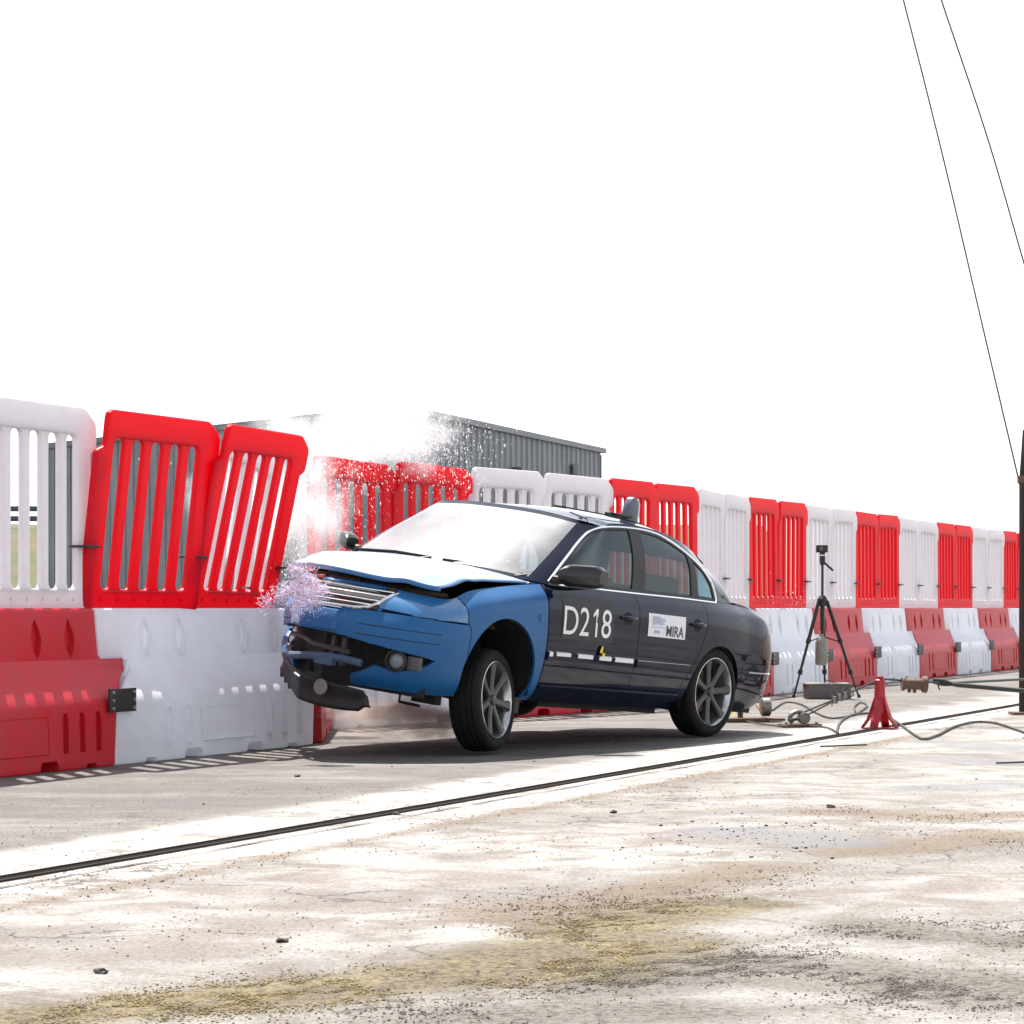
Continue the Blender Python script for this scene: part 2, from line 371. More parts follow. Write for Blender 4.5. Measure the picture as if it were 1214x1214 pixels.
def along(pls, cnt, sd, pw=1.0):
    out_ = []
    for pl in pls:
        q = pl_px(pl); L_ = [math.hypot(b_[0] - a_[0], b_[1] - a_[1]) for a_, b_ in zip(q[:-1], q[1:])]
        for _ in range(int(cnt * sum(L_))):
            i = rng.choice(len(L_), p=np.array(L_) / sum(L_)); t = rng.random(); out_.append((q[i][0] + (q[i + 1][0] - q[i][0]) * t + rng.normal() * sd, q[i][1] + (q[i + 1][1] - q[i][1]) * t + rng.normal() * sd * 1.1))
    return [q for q in out_ if lumpy(*q) > -.5 + 1.2 * rng.random()]
p1 = along(B_OCHRE, 11000, .14); scatter('ochre_gravel', 'yellowish gravel and moss strewn across the near concrete', p1, .0013 + .0036 * rng.random(len(p1)) ** 4, mat('ochre_stone', (.27, .205, .085), .85, vary=.9, vscale=9, col2=(.07, .058, .035)))
p2 = along(B_GREY, 11000, .15); scatter('grey_gravel', 'grey brown gravel strewn over the lower right concrete', p2, .0013 + .0036 * rng.random(len(p2)) ** 4, mat('grey_stone', (.16, .14, .12), .85, vary=.8, vscale=9, col2=(.09, .075, .065)))
edge = [(float(v.x), float(v.y)) for v in (wall(rng.uniform(5, 30), -4.42 + rng.normal() * .06) for _ in range(3500))]
p3 = along(B_BROWN, 3000, .18) + edge + [q for q in ((float(rng.uniform(-2.6, 3.2)), float(5.7 + 8 * rng.random() ** 1.6)) for _ in range(26000)) if lumpy(q[0] * .8, q[1] * .8) > -.6 + 2.2 * rng.random()]; scatter('brown_grit', 'brown grit along the concrete strip and over the near concrete', p3, .0012 + .0040 * rng.random(len(p3)) ** 5, mat('brown_stone', (.18, .13, .095), .9, vary=.7, vscale=9, col2=(.07, .055, .045)))
p4 = [(float(rng.uniform(-3.4, 5)), float(rng.uniform(5.6, 19))) for _ in range(130)] + [tuple(gpt(880 + rng.normal() * 70, 992 + rng.normal() * 14)[:2]) for _ in range(120)]
scatter('dark_chippings', 'dark stone chippings scattered over the concrete and the damp patch', p4, .003 + .006 * rng.random(len(p4)) ** 3, mat('dark_stone', (.035, .032, .03), .8))
for px, py, r in ((119, 1154, .014), (335, 1117, .013), (727, 964, .013), (985, 958, .016), (470, 966, .012), (352, 921, .014)):
    c = gpt(px, py); b_ = bmesh.new(); bmesh.ops.create_icosphere(b_, subdivisions=2, radius=1.0)
    for v in b_.verts: v.co = Vector((v.co.x * 1.5, v.co.y, v.co.z * .7)) * r * (1 + .4 * random.uniform(-1, 1))
    me = bm_mesh(b_, 'stone', 30); o = link('stone', me, mat('dark_stone', (.035, .032, .03))); o.location = (c.x, c.y, r * .35); o.rotation_euler.z = random.uniform(0, 3)
    where = {119: 'near the lower left corner', 335: 'below the middle of the guide rail', 727: 'below the rail under the car door', 985: 'beside the damp patch', 470: 'just below the guide rail', 352: 'in front of the white barrier base'}[px]
    tag(o, 'small dark stone lying on the concrete ' + where, 'stone', 'single dark stones on the concrete')

# guide rail along the concrete strip: two steel angles with the slot between them
RD = -4.88
rail = empty('guide_rail', wall(0, RD), (0, 0, WANG)); tag(rail, 'low dark steel guide rail running along the concrete strip', 'rail')
for y0, y1, h in ((-.036, -.026, .007), (.026, .034, .010)):
    mb = MB(); mb.box((20, (y0 + y1) / 2, h / 2 + .002), (48, y1 - y0, h)); mb.build('rail_edge', mat('rail_steel', (.05, .042, .036), .85, 0, spec=.08, vary=.6, vscale=6, col2=(.05, .04, .035)), rail)
mb = MB(); mb.box((20, 0, .004), (48, .050, .006)); mb.build('slot', mat('slot_dark', (.008, .007, .006), .95, spec=.05), rail)
mb = MB(); P = [[wall(t, -4.74 + .006 * math.sin(t * 3.1) + s * (.006 + .004 * math.sin(t * 7)), .004) for s in (-1, 1)] for t in np.linspace(3, 40, 120)]; mb.grid(P); o = mb.build('concrete_joint', mat('joint_dark', (.06, .05, .045), .9), fix=False); tag(o, kind='structure')
# patch-repair edge at the lower left of the frame and the pale slab edge
# ------------------------------------------------------------------ far ground: grass verge and bank behind the barrier
M_grass = mat('dry_grass', (.065, .075, .025), .95, vary=.9, vscale=.5, col2=(.12, .09, .05), bump=.5, bscale=3)
mb = MB(); gxs = np.linspace(-70, 6, 60); P = []
for yy, zz in ((43.5, .006), (46, .05), (50, .10), (72, .25), (82, 1.6), (95, 3.5), (104, 4.15), (140, 4.2)):
    P.append([(x * (1 + (yy - 43) * .010), yy + 1.0 * math.sin(x * .4) * (yy > 60), zz + .06 * random.uniform(-1, 1) * (yy > 52)) for x in gxs])
mb.grid(P); tag(mb.build('grass_bank', M_grass, fix=False, ang=60), kind='structure')
# weeds at the shed's foot
def tufts(name, label, spots, m):
    V_ = []; F_ = []
    for (x, y, z, h) in spots:
        for _ in range(9):
            a_ = random.uniform(0, 6.28); l_ = h * random.uniform(.6, 1.2); ln = random.uniform(.1, .5); w = .012; k = len(V_)
            bx, by = x + random.uniform(-.15, .15), y + random.uniform(-.15, .15); dx, dy = math.cos(a_), math.sin(a_)
            V_ += [(bx - dy * w, by + dx * w, z), (bx + dy * w, by - dx * w, z), (bx + dx * ln * l_ * .5 + dy * w * .7, by + dy * ln * l_ * .5 - dx * w * .7, z + l_ * .6), (bx + dx * ln * l_, by + dy * ln * l_, z + l_)]
            F_ += [(k, k + 1, k + 2), (k, k + 2, k + 3)]
    me = bpy.data.meshes.new(name); me.from_pydata(V_, [], F_); me.materials.append(m); return tag(link(name, me), label, 'weeds', kind='stuff')
M_weed = mat('weed_green', (.13, .16, .03), .9, vary=.8, vscale=1.5, col2=(.26, .23, .06), trans=.3)
tufts('verge_weeds', 'yellow green weeds growing behind the barrier', [(random.uniform(-13, 3), random.uniform(44, 53), .06, random.uniform(.25, .6)) for _ in range(900)], M_weed)
mb = MB()
# safety rail on top of the bank
gr_ = empty('safety_rail', (-30, 101, 4.0)); tag(gr_, 'dark two-bar safety rail on the bank at the left edge', 'railing')
for z in (.25, .62):
    mb = MB(); mb.box((0, 0, z), (36, .06, .20)); mb.build('rail_bar', mat('rail_blue', (.045, .06, .085), .5), gr_)
for k in range(10):
    mb = MB(); mb.box((-17.5 + 3.9 * k, .08, .35), (.08, .08, .85)); mb.build('post', mat('rail_blue', (.045, .06, .085)), gr_)

# ------------------------------------------------------------------ metal shed
ZC = (5 - H) * F / 236; ZE = (5 - H) * F / 186; C0 = Vector(((476 - 607) / F * ZC, ZC, 0)); uR = Vector(((711 - 607) / F * ZE, ZE, 0)) - C0; LR = uR.length; uR.normalize(); uL = Vector((-uR.y, uR.x, 0))
_a = (53 - 607) / F; LL = (_a * C0.y - C0.x) / (uL.x - _a * uL.y); ZL = H + 190 / F * (C0.y + uL.y * LL); print('shed', C0, LR, LL, ZL)
shed = empty('metal_shed', C0); tag(shed, 'grey ribbed metal shed with a sloping roof behind the barrier', 'building')
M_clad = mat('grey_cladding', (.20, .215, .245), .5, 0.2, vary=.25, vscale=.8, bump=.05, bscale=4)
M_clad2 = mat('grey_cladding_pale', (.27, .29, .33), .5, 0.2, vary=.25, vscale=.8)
M_trim = mat('shed_trim', (.06, .065, .075), .5)
def ztop(side, s): return 5.0 if side == 'R' else 5.0 - (5.0 - ZL) * s / LL
def sheet(side, s0, s1, m, ribs):
    u = uR if side == 'R' else uL; nrm = Vector((u.y, -u.x, 0)) if side == 'R' else Vector((-u.y, u.x, 0))
    if nrm.y > 0: nrm = -nrm
    prof = []; w = (s1 - s0) / ribs
    for k in range(ribs):
        a_ = s0 + k * w; prof += [(a_ + .004, 0), (a_ + w * .62, 0), (a_ + w * .70, .034), (a_ + w * .90, .034), (a_ + w * .98, 0)]
    mb = MB(); mb.grid([[u * s + nrm * d + Vector((0, 0, .05)), u * s + nrm * d + Vector((0, 0, ztop(side, s)))] for s, d in prof])
    return mb.build('cladding_sheet', m, shed, ang=10, fix=False)
ns = 18
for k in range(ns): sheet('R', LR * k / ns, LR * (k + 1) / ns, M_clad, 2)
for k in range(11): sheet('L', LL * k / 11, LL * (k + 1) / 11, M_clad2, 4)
# flashing, gutter, corner and end trims, roof, far walls
def bar(a_, b_, w, name, m): mb = MB(); mb.tube([a_, b_], w, 4); return mb.build(name, m, shed)
nR = Vector((uR.y, -uR.x, 0)); nL = Vector((uL.y, -uL.x, 0)); nL = nL if nL.y < 0 else -nL
bar(Vector((0, 0, 5.02)) + nR * .05, uR * (LR + .25) + nR * .05 + Vector((0, 0, 5.02)), .09, 'gutter', M_clad)
bar(Vector((0, 0, 5.03)) + nL * .05, uL * LL + nL * .05 + Vector((0, 0, ZL + .03)), .08, 'verge_flashing', M_clad)
bar(Vector((0, 0, 0)), Vector((0, 0, 5.0)), .06, 'corner_trim', M_clad)
bar(uR * LR, uR * LR + Vector((0, 0, 4.9)), .07, 'downpipe', M_trim); bar(uL * LL, uL * LL + Vector((0, 0, ZL)), .09, 'corner_trim', M_trim)
mb = MB(); bq = [Vector((0, 0, 0)), uR * LR, uR * LR + uL * LL, uL * LL]; zt = [5.04, 5.04, ZL + .04, ZL + .04]
mb.add([p + Vector((0, 0, z)) for p, z in zip(bq, zt)], [(0, 1, 2, 3)]); mb.build('roof', M_clad, shed, fix=False)
mb = MB(); q = [p * .995 + (uR + uL) * .03 for p in bq]; mb.add([p for p in q] + [p + Vector((0, 0, z - .06)) for p, z in zip(q, zt)], [(1, 2, 6, 5), (2, 3, 7, 6)]); mb.build('far_wall', M_clad, shed, fix=False)
for px, py, w, h, nm, m in ((607, 557, .22, .12, 'wall_lamp', M_trim), (677, 557, .16, .28, 'wall_box', M_clad2)):
    a_ = (px - 607) / F; s = (a_ * C0.y - C0.x) / (uR.x - a_ * uR.y); p = uR * s; yd = C0.y + p.y; z = H + (721 - py) / F * yd
    mb = MB(); mb.box(p + nR * .12 + Vector((0, 0, z)), (w, w, h)); mb.build(nm, m, shed, bevel=.02)
# ================================================================== barrier
def plastic(name, c, tr, c2): return mat(name, c, .42, vary=.6, vscale=5, col2=c2, trans=tr, bump=.06, bscale=7, spec=.4)
M_red = plastic('red_plastic', (.78, .003, .028), .55, (.66, .006, .026)); M_wht = plastic('white_plastic', (.80, .78, .81), .40, (.68, .65, .66))
M_redb = plastic('red_base_plastic', (.66, .014, .035), .26, (.46, .06, .06)); M_whtb = plastic('white_base_plastic', (.84, .86, .92), .34, (.68, .68, .69))
HB = .905
DC = -8.155                                                  # centre line of the row
def t_at(px, d):                                            # where the row's line at distance d passes photo column px
    a_ = (px - 607) / F; return (d * (a_ * NV.y - NV.x)) / (WV.x - a_ * WV.y)
T0 = t_at(340, DC + .12)                                    # right end of the white base struck by the car
far = [t_at(p, DC + .05) for p in (891.5, 963, 1020, 1071, 1117, 1155.8, 1192)]
TL = t_at(117, DC + .12); pn = T0 - TL                      # joint between the near red and white bases
pitch = (far[-1] - far[0]) / 6; SX = pitch / 2; SZ = .967   # a unit's length sets the lengthwise scale of its shapes
# --- one base: stepped ends that lock into the neighbour, flared foot, pockets, notches
prof_lo = [(.325, 0), (.312, .36), (.305, .388), (.285, .425), (.182, .535), (.146, .585), (.129, .63), (.108, .665)]
prof_hi = [(.124, .64), (.094, .938), (.084, .95)]
def run(prof, x0, x1):
    q = [(-d, z) for d, z in prof] + [(d, z) for d, z in reversed(prof)]; n_ = len(q)
    mb = MB(); mb.add([(x0, y, z) for y, z in q] + [(x1, y, z) for y, z in q], [tuple(range(n_)), tuple(range(2 * n_ - 1, n_ - 1, -1))] + [(i, i + n_, (i + 1) % n_ + n_, (i + 1) % n_) for i in range(n_)]); return mb
lo = run(prof_lo, -1, 1); lo.v = [((1.0 if x > 0 else -.982) + .25 - max(0, abs(y) - .13) * 2.0, y, z) for x, y, z in lo.v]     # wedge ends: the tongue of one sits in the mouth of the next
base_me = lo.mesh('base_lo', bevel=.018, seg=3)
hi = run(prof_hi, -.992, .992); hi.v = [(x, y, z - (.012 if z < .65 else 0)) for x, y, z in hi.v]
base_me = boolean(base_me, hi.mesh('base_hi', bevel=.008, seg=2), 'UNION')
ct = MB()
for x in (-.56, -.24, .40, .72):                          # lens-shaped tie pockets
    ct.add([(x + .052 * math.cos(a) ** 3 * 1.0, y, .765 + .125 * math.sin(a)) for y in (-.25, -.078) for a in np.linspace(0, 2 * math.pi, 13)[:-1]], [tuple(range(12)), tuple(range(23, 11, -1))] + [(i, i + 12, (i + 1) % 12 + 12, (i + 1) % 12) for i in range(12)])
for x in (-.62, -.44, .38, .54, .70): ct.add([(x + dx, y, z) for y in (-.40, -.286) for dx, z in ((-.026, .10), (.026, .10), (.030, .30), (.014, .335), (-.014, .335), (-.030, .30))], [tuple(range(6)), tuple(range(11, 5, -1))] + [(i, i + 6, (i + 1) % 6 + 6, (i + 1) % 6) for i in range(6)])
for x, w, h in ((-.80, .05, .03), (-.40, .085, .062), (.22, .085, .062), (.62, .05, .03)): ct.prism([(x - w, -.05), (x + w, -.05), (x + w, h * .6), (x + w * .75, h), (x - w * .75, h), (x - w, h * .6)], -.40, -.20)
for x0, x1, z0, z1 in ((-.32, .22, .100, .106), (-.32, .22, .316, .322), (-.32, -.314, .112, .310), (.214, .22, .112, .310)): ct.box(((x0 + x1) / 2, -.325, (z0 + z1) / 2), (x1 - x0, .034, z1 - z0))
base_me = boolean(base_me, ct.mesh('ct'), 'DIFFERENCE'); shade(base_me, 32)
base_me.transform(Matrix.Diagonal((SX, 1, HB / .95, 1))); base_red = base_me; base_red.materials.clear(); base_wht = base_me.copy(); base_red.materials.append(M_redb); base_wht.materials.append(M_whtb)
# --- one panel: frame with hooked sides, and slats
PW = .99; outl = [(0, .012), (.012, 0), (PW - .012, 0), (PW, .012), (PW, .94), (1.03, .965), (1.045, .985), (1.045, 1.10), (1.03, 1.13), (.955, 1.19), (.93, 1.20), (.10, 1.20), (.075, 1.185), (.068, 1.16), (.068, 1.0), (.055, .975), (.012, .955), (0, .94)]
def rrect(x0, x1, z0, z1, r, k=6):
    o = []
    for cx, cz, a0 in ((x1 - r, z1 - r, 0), (x0 + r, z1 - r, 90), (x0 + r, z0 + r, 180), (x1 - r, z0 + r, 270)):
        o += [(cx + r * math.cos(math.radians(a0 + 90 * i / k)), cz + r * math.sin(math.radians(a0 + 90 * i / k))) for i in range(k + 1)]
    return o
SX0, SW, SB, SZ0, SZ1 = .110, .110, .056, .102, 1.050       # first slot, slot width, slat width, slot ends
SX1 = SX0 + 5 * SW + 4 * SB
frame_me = curve_mesh('panel_frame', [outl, rrect(SX0, SX1, SZ0, SZ1, SW / 2)[::-1]], .010, .011, 2)
r_ = SW / 2 
def slat_outline(low=0.0):
    h = SB / 2; o = []
    for sx, sz in ((1, 1), (-1, 1), (-1, -1), (1, -1)):
        arc = []
        for i in range(6):
            a_ = math.radians(90 * i / 5); arc.append((sx * (h + r_ - r_ * math.cos(a_)), ((SZ1 - r_ + r_ * math.sin(a_) + .004) if sz > 0 else (SZ0 + r_ - r_ * math.sin(a_) - .004))))
        o += arc if (sx * sz > 0) else arc[::-1]
    return o
slat_me = curve_mesh('panel_slat', [slat_outline()], .0075, .0078, 2)
knob_me = MB()
for k in range(6): knob_me.lathe([(-.026, 0), (-.026, .010), (-.016, .014)], 8, 'y', (.13 + .14 * k, 0, .052))
knob_me = knob_me.mesh('knobs')
for _m in (frame_me, slat_me, knob_me): _m.transform(Matrix.Diagonal((SX, 1, SZ, 1)))
TOPS = {}
def meshes_for(m):
    if m.name not in TOPS:
        r = []
        for me in (frame_me, slat_me, knob_me): c = me.copy(); c.materials.clear(); c.materials.append(m); r.append(c)
        TOPS[m.name] = r
    return TOPS[m.name]
def fence_panel(loc, ang, red, label, lean=0.0, roll=0.0, group='slotted panels standing on the barrier bases'):
    """origin at the panel's lower left corner; roll = turn in its own plane, lean = tip towards the viewer"""
    fr_, sl_, kn_ = meshes_for(M_red if red else M_wht)
    e = empty('fence_panel', loc); e.rotation_mode = 'QUATERNION'
    e.rotation_quaternion = (Matrix.Rotation(ang, 4, 'Z') @ Matrix.Rotation(lean, 4, 'X') @ Matrix.Rotation(roll, 4, 'Y')).to_quaternion()
    tag(e, label, 'fence panel', group)
    link('frame', fr_, None, e)
    for k in range(4): s = link('slat', sl_, None, e); s.location.x = SX * (SX0 + SW * (k + 1) + SB * (k + .5))
    link('rivets', kn_, None, e)['kind'] = 'stuff'
    return e
plate_me = MB(); plate_me.box((0, 0, 0), (.30, .016, .135)); plate_me = plate_me.mesh('plate', bevel=.005)
bolt_me = MB(); bolt_me.lathe([(-.018, 0), (-.018, .010), (-.006, .011)], 6, 'y'); bolt_me = bolt_me.mesh('bolt')
plate_me.materials.append(mat('plate_steel', (.035, .033, .036), .5, .4, vary=.5, vscale=20, col2=(.10, .08, .07))); bolt_me.materials.append(mat('zinc_bolt', (.55, .55, .55), .35, .8))
def base_unit(mid, ang, red, label):
    o = link('barrier_base', base_red if red else base_wht); o.location = mid; o.rotation_euler.z = ang
    tag(o, label, 'barrier', 'plastic barrier bases in the row'); return o
def connector(end, ang, label, full=True):
    e = empty('connector_plate', end, (0, 0, ang)); tag(e, label, 'plate', 'steel connector plates between bases')
    link('plate', plate_me, None, e)
    if full:
        for x in (-.12, .12):
            for z in (-.045, 0, .045): b_ = link('bolt', bolt_me, None, e); b_.location = (x, 0, z)
tie_me = MB(); tie_me.box((0, 0, 0), (.16, .125, .014)); tie_me = tie_me.mesh('tie', bevel=.003); tie_me.materials.append(M_blk)
def tie(p, ang, label, rz=0):
    o = link('panel_tie', tie_me); o.location = p; o.rotation_euler = (0, rz, ang); tag(o, label, 'tie', 'black ties joining panels')

JF = {k: wall(far[0] + pitch * k, DC) for k in range(0, 9)}  # joints of the undisturbed far part
print('pitch', pitch, 'T0', T0, 'far0', far[0], 'pred units', (far[0] - T0) / 2)
# joints pushed back by the impact, walking left from the first far joint, each two metres away on its line of sight
J = {0: JF[0]}
cur = JF[0]
for k, px in ((-1, 825.4), (-2, 719), (-3, 554), (-4, 367)):
    d_ = Vector(((px - 607) / F, 1, 0)); A_ = d_.dot(d_); B_ = -2 * d_.dot(cur); C_ = cur.dot(cur) - pitch ** 2
    disc = max(0, B_ * B_ - 4 * A_ * C_); s = (-B_ - math.sqrt(disc)) / (2 * A_); cur = d_ * s; cur.z = 0; J[k] = cur.copy()
    print('joint', k, cur, 'd', cur.dot(NV), 't', cur.dot(WV))
for k in range(1, 9): J[k] = JF[k]
LABB = {-4: 'white barrier base behind the car bonnet, below two red panels in the spray', -3: 'red barrier base hidden behind the car cabin', -2: 'white barrier base behind the car rear window', -1: 'red barrier base just behind the car boot',
        0: 'white barrier base right behind the car tail', 1: 'red barrier base directly behind the tripod', 2: 'white barrier base next to the right of the tripod', 3: 'red barrier base above the rusty roller, second red one from the tripod', 4: 'white barrier base second to the right of the tripod', 5: 'red barrier base nearest the dark post', 6: 'white barrier base partly behind the dark post', 7: 'red barrier base beyond the right edge'}
NAMEP = {-4: ('red', 'above the bonnet in the spray'), -3: ('white', 'above the windscreen in front of the shed'), -2: ('red', 'beside the roof beacon'), -1: ('white', 'above the rear quarter window'), 0: ('red', 'above the car boot'), 1: ('white', 'behind the tripod camera'),
         2: ('red', 'first pair right of the tripod'), 3: ('white', 'second pair right of the tripod'), 4: ('red', 'third pair right of the tripod'), 5: ('white', 'fourth pair right of the tripod'), 6: ('red', 'last pair at the dark post'), 7: ('white', 'beyond the right edge')}
for k in range(-4, 8):
    a_, b_ = J[k], J[k + 1]; dv_ = b_ - a_; ang = math.atan2(dv_.y, dv_.x); mid = (a_ + b_) / 2; red_panel = k % 2 == 0
    base_unit(mid, ang, not red_panel, LABB[k])
    u_ = dv_.normalized(); dist = dv_.length
    cl, wh = NAMEP[k]
    for h_, side_ in ((0, 'left'), (1, 'right')):
        lean = random.uniform(-.012, .012); roll = random.uniform(-.012, .012)
        if k == -4: lean, roll = ((-.03, .035), (-.01, .02))[h_]
        p = a_ + u_ * (dist / 2 * h_ + .005); p.z = HB + .002
        fence_panel(p, ang, red_panel, '%s slotted panel %s, %s one of the pair' % (cl, wh, side_), lean=lean, roll=roll)
    nrm = Vector((u_.y, -u_.x, 0))
    if k >= -1:
        connector(b_ + nrm * .335 + u_ * -.16 + Vector((0, 0, .38)), ang, 'grey steel connector plate ' + {-1: 'right at the car tail', 0: 'left of the red base behind the tripod', 1: 'behind the tripod, right of the red base there', 2: 'on the left edge of the second red base from the tripod', 3: 'on the right edge of the second red base from the tripod', 4: 'left of the red base nearest the dark post', 5: 'right of the red base nearest the dark post', 6: 'hidden by the dark post', 7: 'beyond the right edge'}[k], full=(k < 3))
        for q in (.5, 1.0): tie(a_ + u_ * dist * q + Vector((0, 0, HB + .30)), ang, 'black tie on the %s panels %s, %s' % (cl, wh, 'at their middle' if q == .5 else 'at their right end'))
# the two near units on the left
def near(t0, t1, red, label): return base_unit(wall((t0 + t1) / 2, DC), WANG, red, label)
nb = near(TL, T0, False, 'near white barrier base under two leaning red panels, touching the car nose'); nb.scale.x = pn / pitch * 1.07; nb.location += WV * pn * .035
near(TL - pitch, TL, True, 'near red barrier base at the left edge')
near(TL - 2 * pitch, TL - pitch, False, 'near white barrier base beyond the left edge')
connector(wall(TL - .10, DC + .335, .375), WANG, 'dark bolted plate joining the near red and white bases')
L0 = wall(TL - pitch, DC, HB + .002); L1 = wall(TL - .5 * pitch, DC, HB + .002)
fence_panel(L0 + WV * .005, WANG, False, 'white slotted panel cut by the left edge, left one of the pair', 0, 0)
fence_panel(L1 + WV * .005, WANG, False, 'white slotted panel upright next to the leaning red panels', 0, .0).scale.x = 1.07
pa = fence_panel(wall(TL, DC + .0, HB + .004), WANG - .06, True, 'near red slotted panel leaning slightly, left of the two', .115, .004); pa.scale.x = 1.13
pb_ = fence_panel(wall(TL + pn * .50, DC + .03, HB + .012), WANG + .0, True, 'near red slotted panel leaning most, right over the car nose', .215, .012); pb_.scale.x = 1.05
tie(wall(TL, DC + .03, HB + .36), WANG, 'black tie between the upright white and the leaning red panel')
tie(wall(TL + pn * .51, DC + .07, HB + .32), WANG, 'black tie between the two leaning red panels'); tie(pb_.location + pb_.rotation_quaternion @ Vector((PW * SX * 1.05, -.02, .28)), WANG, 'black tie at the right edge of the most leaning red panel')
# the unit that took the blow: red base shoved back, its white panels thrown over
hm = (wall(T0 + .05, DC - .10) + J[-4]) / 2; hv = J[-4] - wall(T0 + .05, DC - .1); 
base_unit(wall(T0 + 1.20, DC - .50), math.atan2(hv.y, hv.x) + .10, True, 'red barrier base struck by the car, mostly hidden behind its nose')
fence_panel(wall(T0 + .05, DC - .55, HB + .05), WANG + .12, False, 'white slotted panel thrown back behind the most leaning red panel', .10, .10)
# ================================================================== the car
CARP = dict(yaw=4.1349, pitch=-0.06144, roll=-0.13707, loc=[0.6338, 19.37, 0.0])
_hub = Matrix.Rotation(CARP['pitch'], 3, 'Y') @ Matrix.Rotation(CARP['roll'], 3, 'X') @ Vector((-.012, .86, .342)); CARP['loc'][2] = .312 - _hub.z
car = empty('crash_test_car', CARP['loc'], (CARP['roll'], CARP['pitch'], CARP['yaw']))
tag(car, 'dark navy saloon with blue front end, marked D218, crashing into the barrier', 'car')
M_navy = mat('navy_paint', (0.0035, 0.0065, 0.023), 0.05, vary=0.35, vscale=5, col2=(0.010, 0.009, 0.012), coat=0.0, spec=.24, bump=0.02, bscale=4, rvar=0.06)
M_blue = mat('faded_blue_paint', (0.004, 0.092, 0.265), 0.42, vary=0.5, vscale=7, col2=(0.010, 0.105, 0.27), coat=0.08, crough=.3, spec=0.35, bump=0.03, bscale=14, rvar=0.12, dust=.10)
M_tyre = mat('tyre_rubber', (0.008, 0.008, 0.0085), 0.75, spec=.2, vary=0.5, vscale=25, col2=(0.022, 0.020, 0.019), bump=0.15, bscale=120)
M_alloy = mat('alloy_wheel', (0.10, 0.097, 0.097), 0.42, 0.7, vary=0.6, vscale=14, col2=(0.06, 0.055, 0.05))
M_dark = mat('dark_void', (0.006, 0.006, 0.007), 0.8)
M_bay = mat('engine_bay', (0.030, 0.022, 0.017), 0.7, vary=0.7, vscale=25, col2=(0.10, 0.055, 0.03), bump=0.5, bscale=40)
M_seat = mat('seat_cloth', (0.035, 0.04, 0.048), 0.9, vary=0.4, vscale=30)
M_glass = glass_mat('tinted_glass', (0.42, 0.64, 0.72), 0.0, 0.01, film=0.16, filmcol=(0.06, 0.19, 0.24))
M_screen = glass_mat('dusty_glare_screen', (0.70, 0.76, 0.80), 0.10, 0.12, film=0.46, filmcol=(0.55, 0.56, 0.58), filmrough=0.36)  # pale film is dust and also imitates sun glare on the glass
M_lamp = mat('blue_taped_lens', (0.025, 0.14, 0.33), 0.18, coat=.8, vary=0.4, vscale=5, col2=(0.07, 0.20, 0.40))
M_white = mat('white_print', (0.78, 0.78, 0.78), 0.5)
M_sheet = mat('charcoal_sheet', (0.028, 0.028, 0.031), 0.6, vary=0.3, vscale=12)
M_tail = mat('smoked_tail_lamp', (0.035, 0.006, 0.006), 0.22, spec=.3)

# ---- lower body: stations round the left half, each from the lower edge up to the belt
ST = [
 [(3.56, 0, .19), (3.64, 0, .25), (3.69, 0, .38), (3.70, 0, .54), (3.67, 0, .63), (3.60, 0, .74), (3.47, 0, .805)],
 [(3.52, .40, .19), (3.59, .40, .25), (3.635, .41, .38), (3.65, .41, .54), (3.61, .41, .63), (3.54, .40, .735), (3.42, .39, .80)],
 [(3.36, .66, .19), (3.43, .67, .25), (3.475, .69, .38), (3.485, .70, .53), (3.45, .69, .63), (3.38, .665, .72), (3.28, .62, .785)],
 [(3.20, .755, .19), (3.24, .79, .26), (3.265, .81, .38), (3.27, .82, .53), (3.245, .81, .635), (3.21, .78, .72), (3.15, .71, .785)],
 [(3.02, .80, .20), (3.03, .835, .27), (3.03, .852, .39), (3.03, .862, .53), (3.02, .855, .65), (3.01, .825, .77), (3.0, .735, .842)],
 [(2.70, .80, .20), (2.70, .838, .28), (2.70, .868, .40), (2.70, .878, .53), (2.70, .872, .68), (2.70, .838, .825), (2.70, .745, .892)],
 [(2.24, .78, .20), (2.24, .83, .27), (2.24, .860, .40), (2.24, .872, .53), (2.24, .868, .70), (2.24, .838, .865), (2.24, .765, .945)],
 [(1.13, .77, .20), (1.13, .825, .27), (1.13, .863, .40), (1.13, .875, .53), (1.13, .872, .70), (1.13, .847, .87), (1.13, .785, .957)],
 [(.42, .77, .20), (.42, .825, .27), (.42, .866, .40), (.42, .878, .53), (.42, .875, .70), (.42, .847, .88), (.42, .78, .968)],
 [(0, .78, .20), (0, .83, .28), (0, .87, .40), (0, .882, .53), (0, .876, .70), (0, .842, .885), (0, .762, .975)],
 [(-.42, .77, .21), (-.42, .815, .29), (-.42, .85, .41), (-.42, .862, .54), (-.42, .858, .70), (-.42, .815, .885), (-.42, .725, .968)],
 [(-.88, .72, .25), (-.91, .765, .31), (-.925, .79, .42), (-.93, .80, .54), (-.915, .79, .70), (-.87, .745, .88), (-.80, .665, .945)],
 [(-1.04, .54, .27), (-1.075, .56, .32), (-1.10, .575, .43), (-1.105, .58, .54), (-1.075, .575, .70), (-1.03, .56, .88), (-.95, .51, .94)],
 [(-1.09, 0, .27), (-1.12, 0, .32), (-1.15, 0, .43), (-1.155, 0, .54), (-1.12, 0, .70), (-1.08, 0, .89), (-1.0, 0, .95)],
]
per_s = [10, 10, 10, 9, 12, 16, 34, 24, 14, 14, 14, 9, 12]
G1, sidx = catmull(ST, per_s, 'both')
G2, lidx = catmull(np.swapaxes(G1, 0, 1), 5)
LOW = np.swapaxes(G2, 0, 1)                               # (s, level, 3)

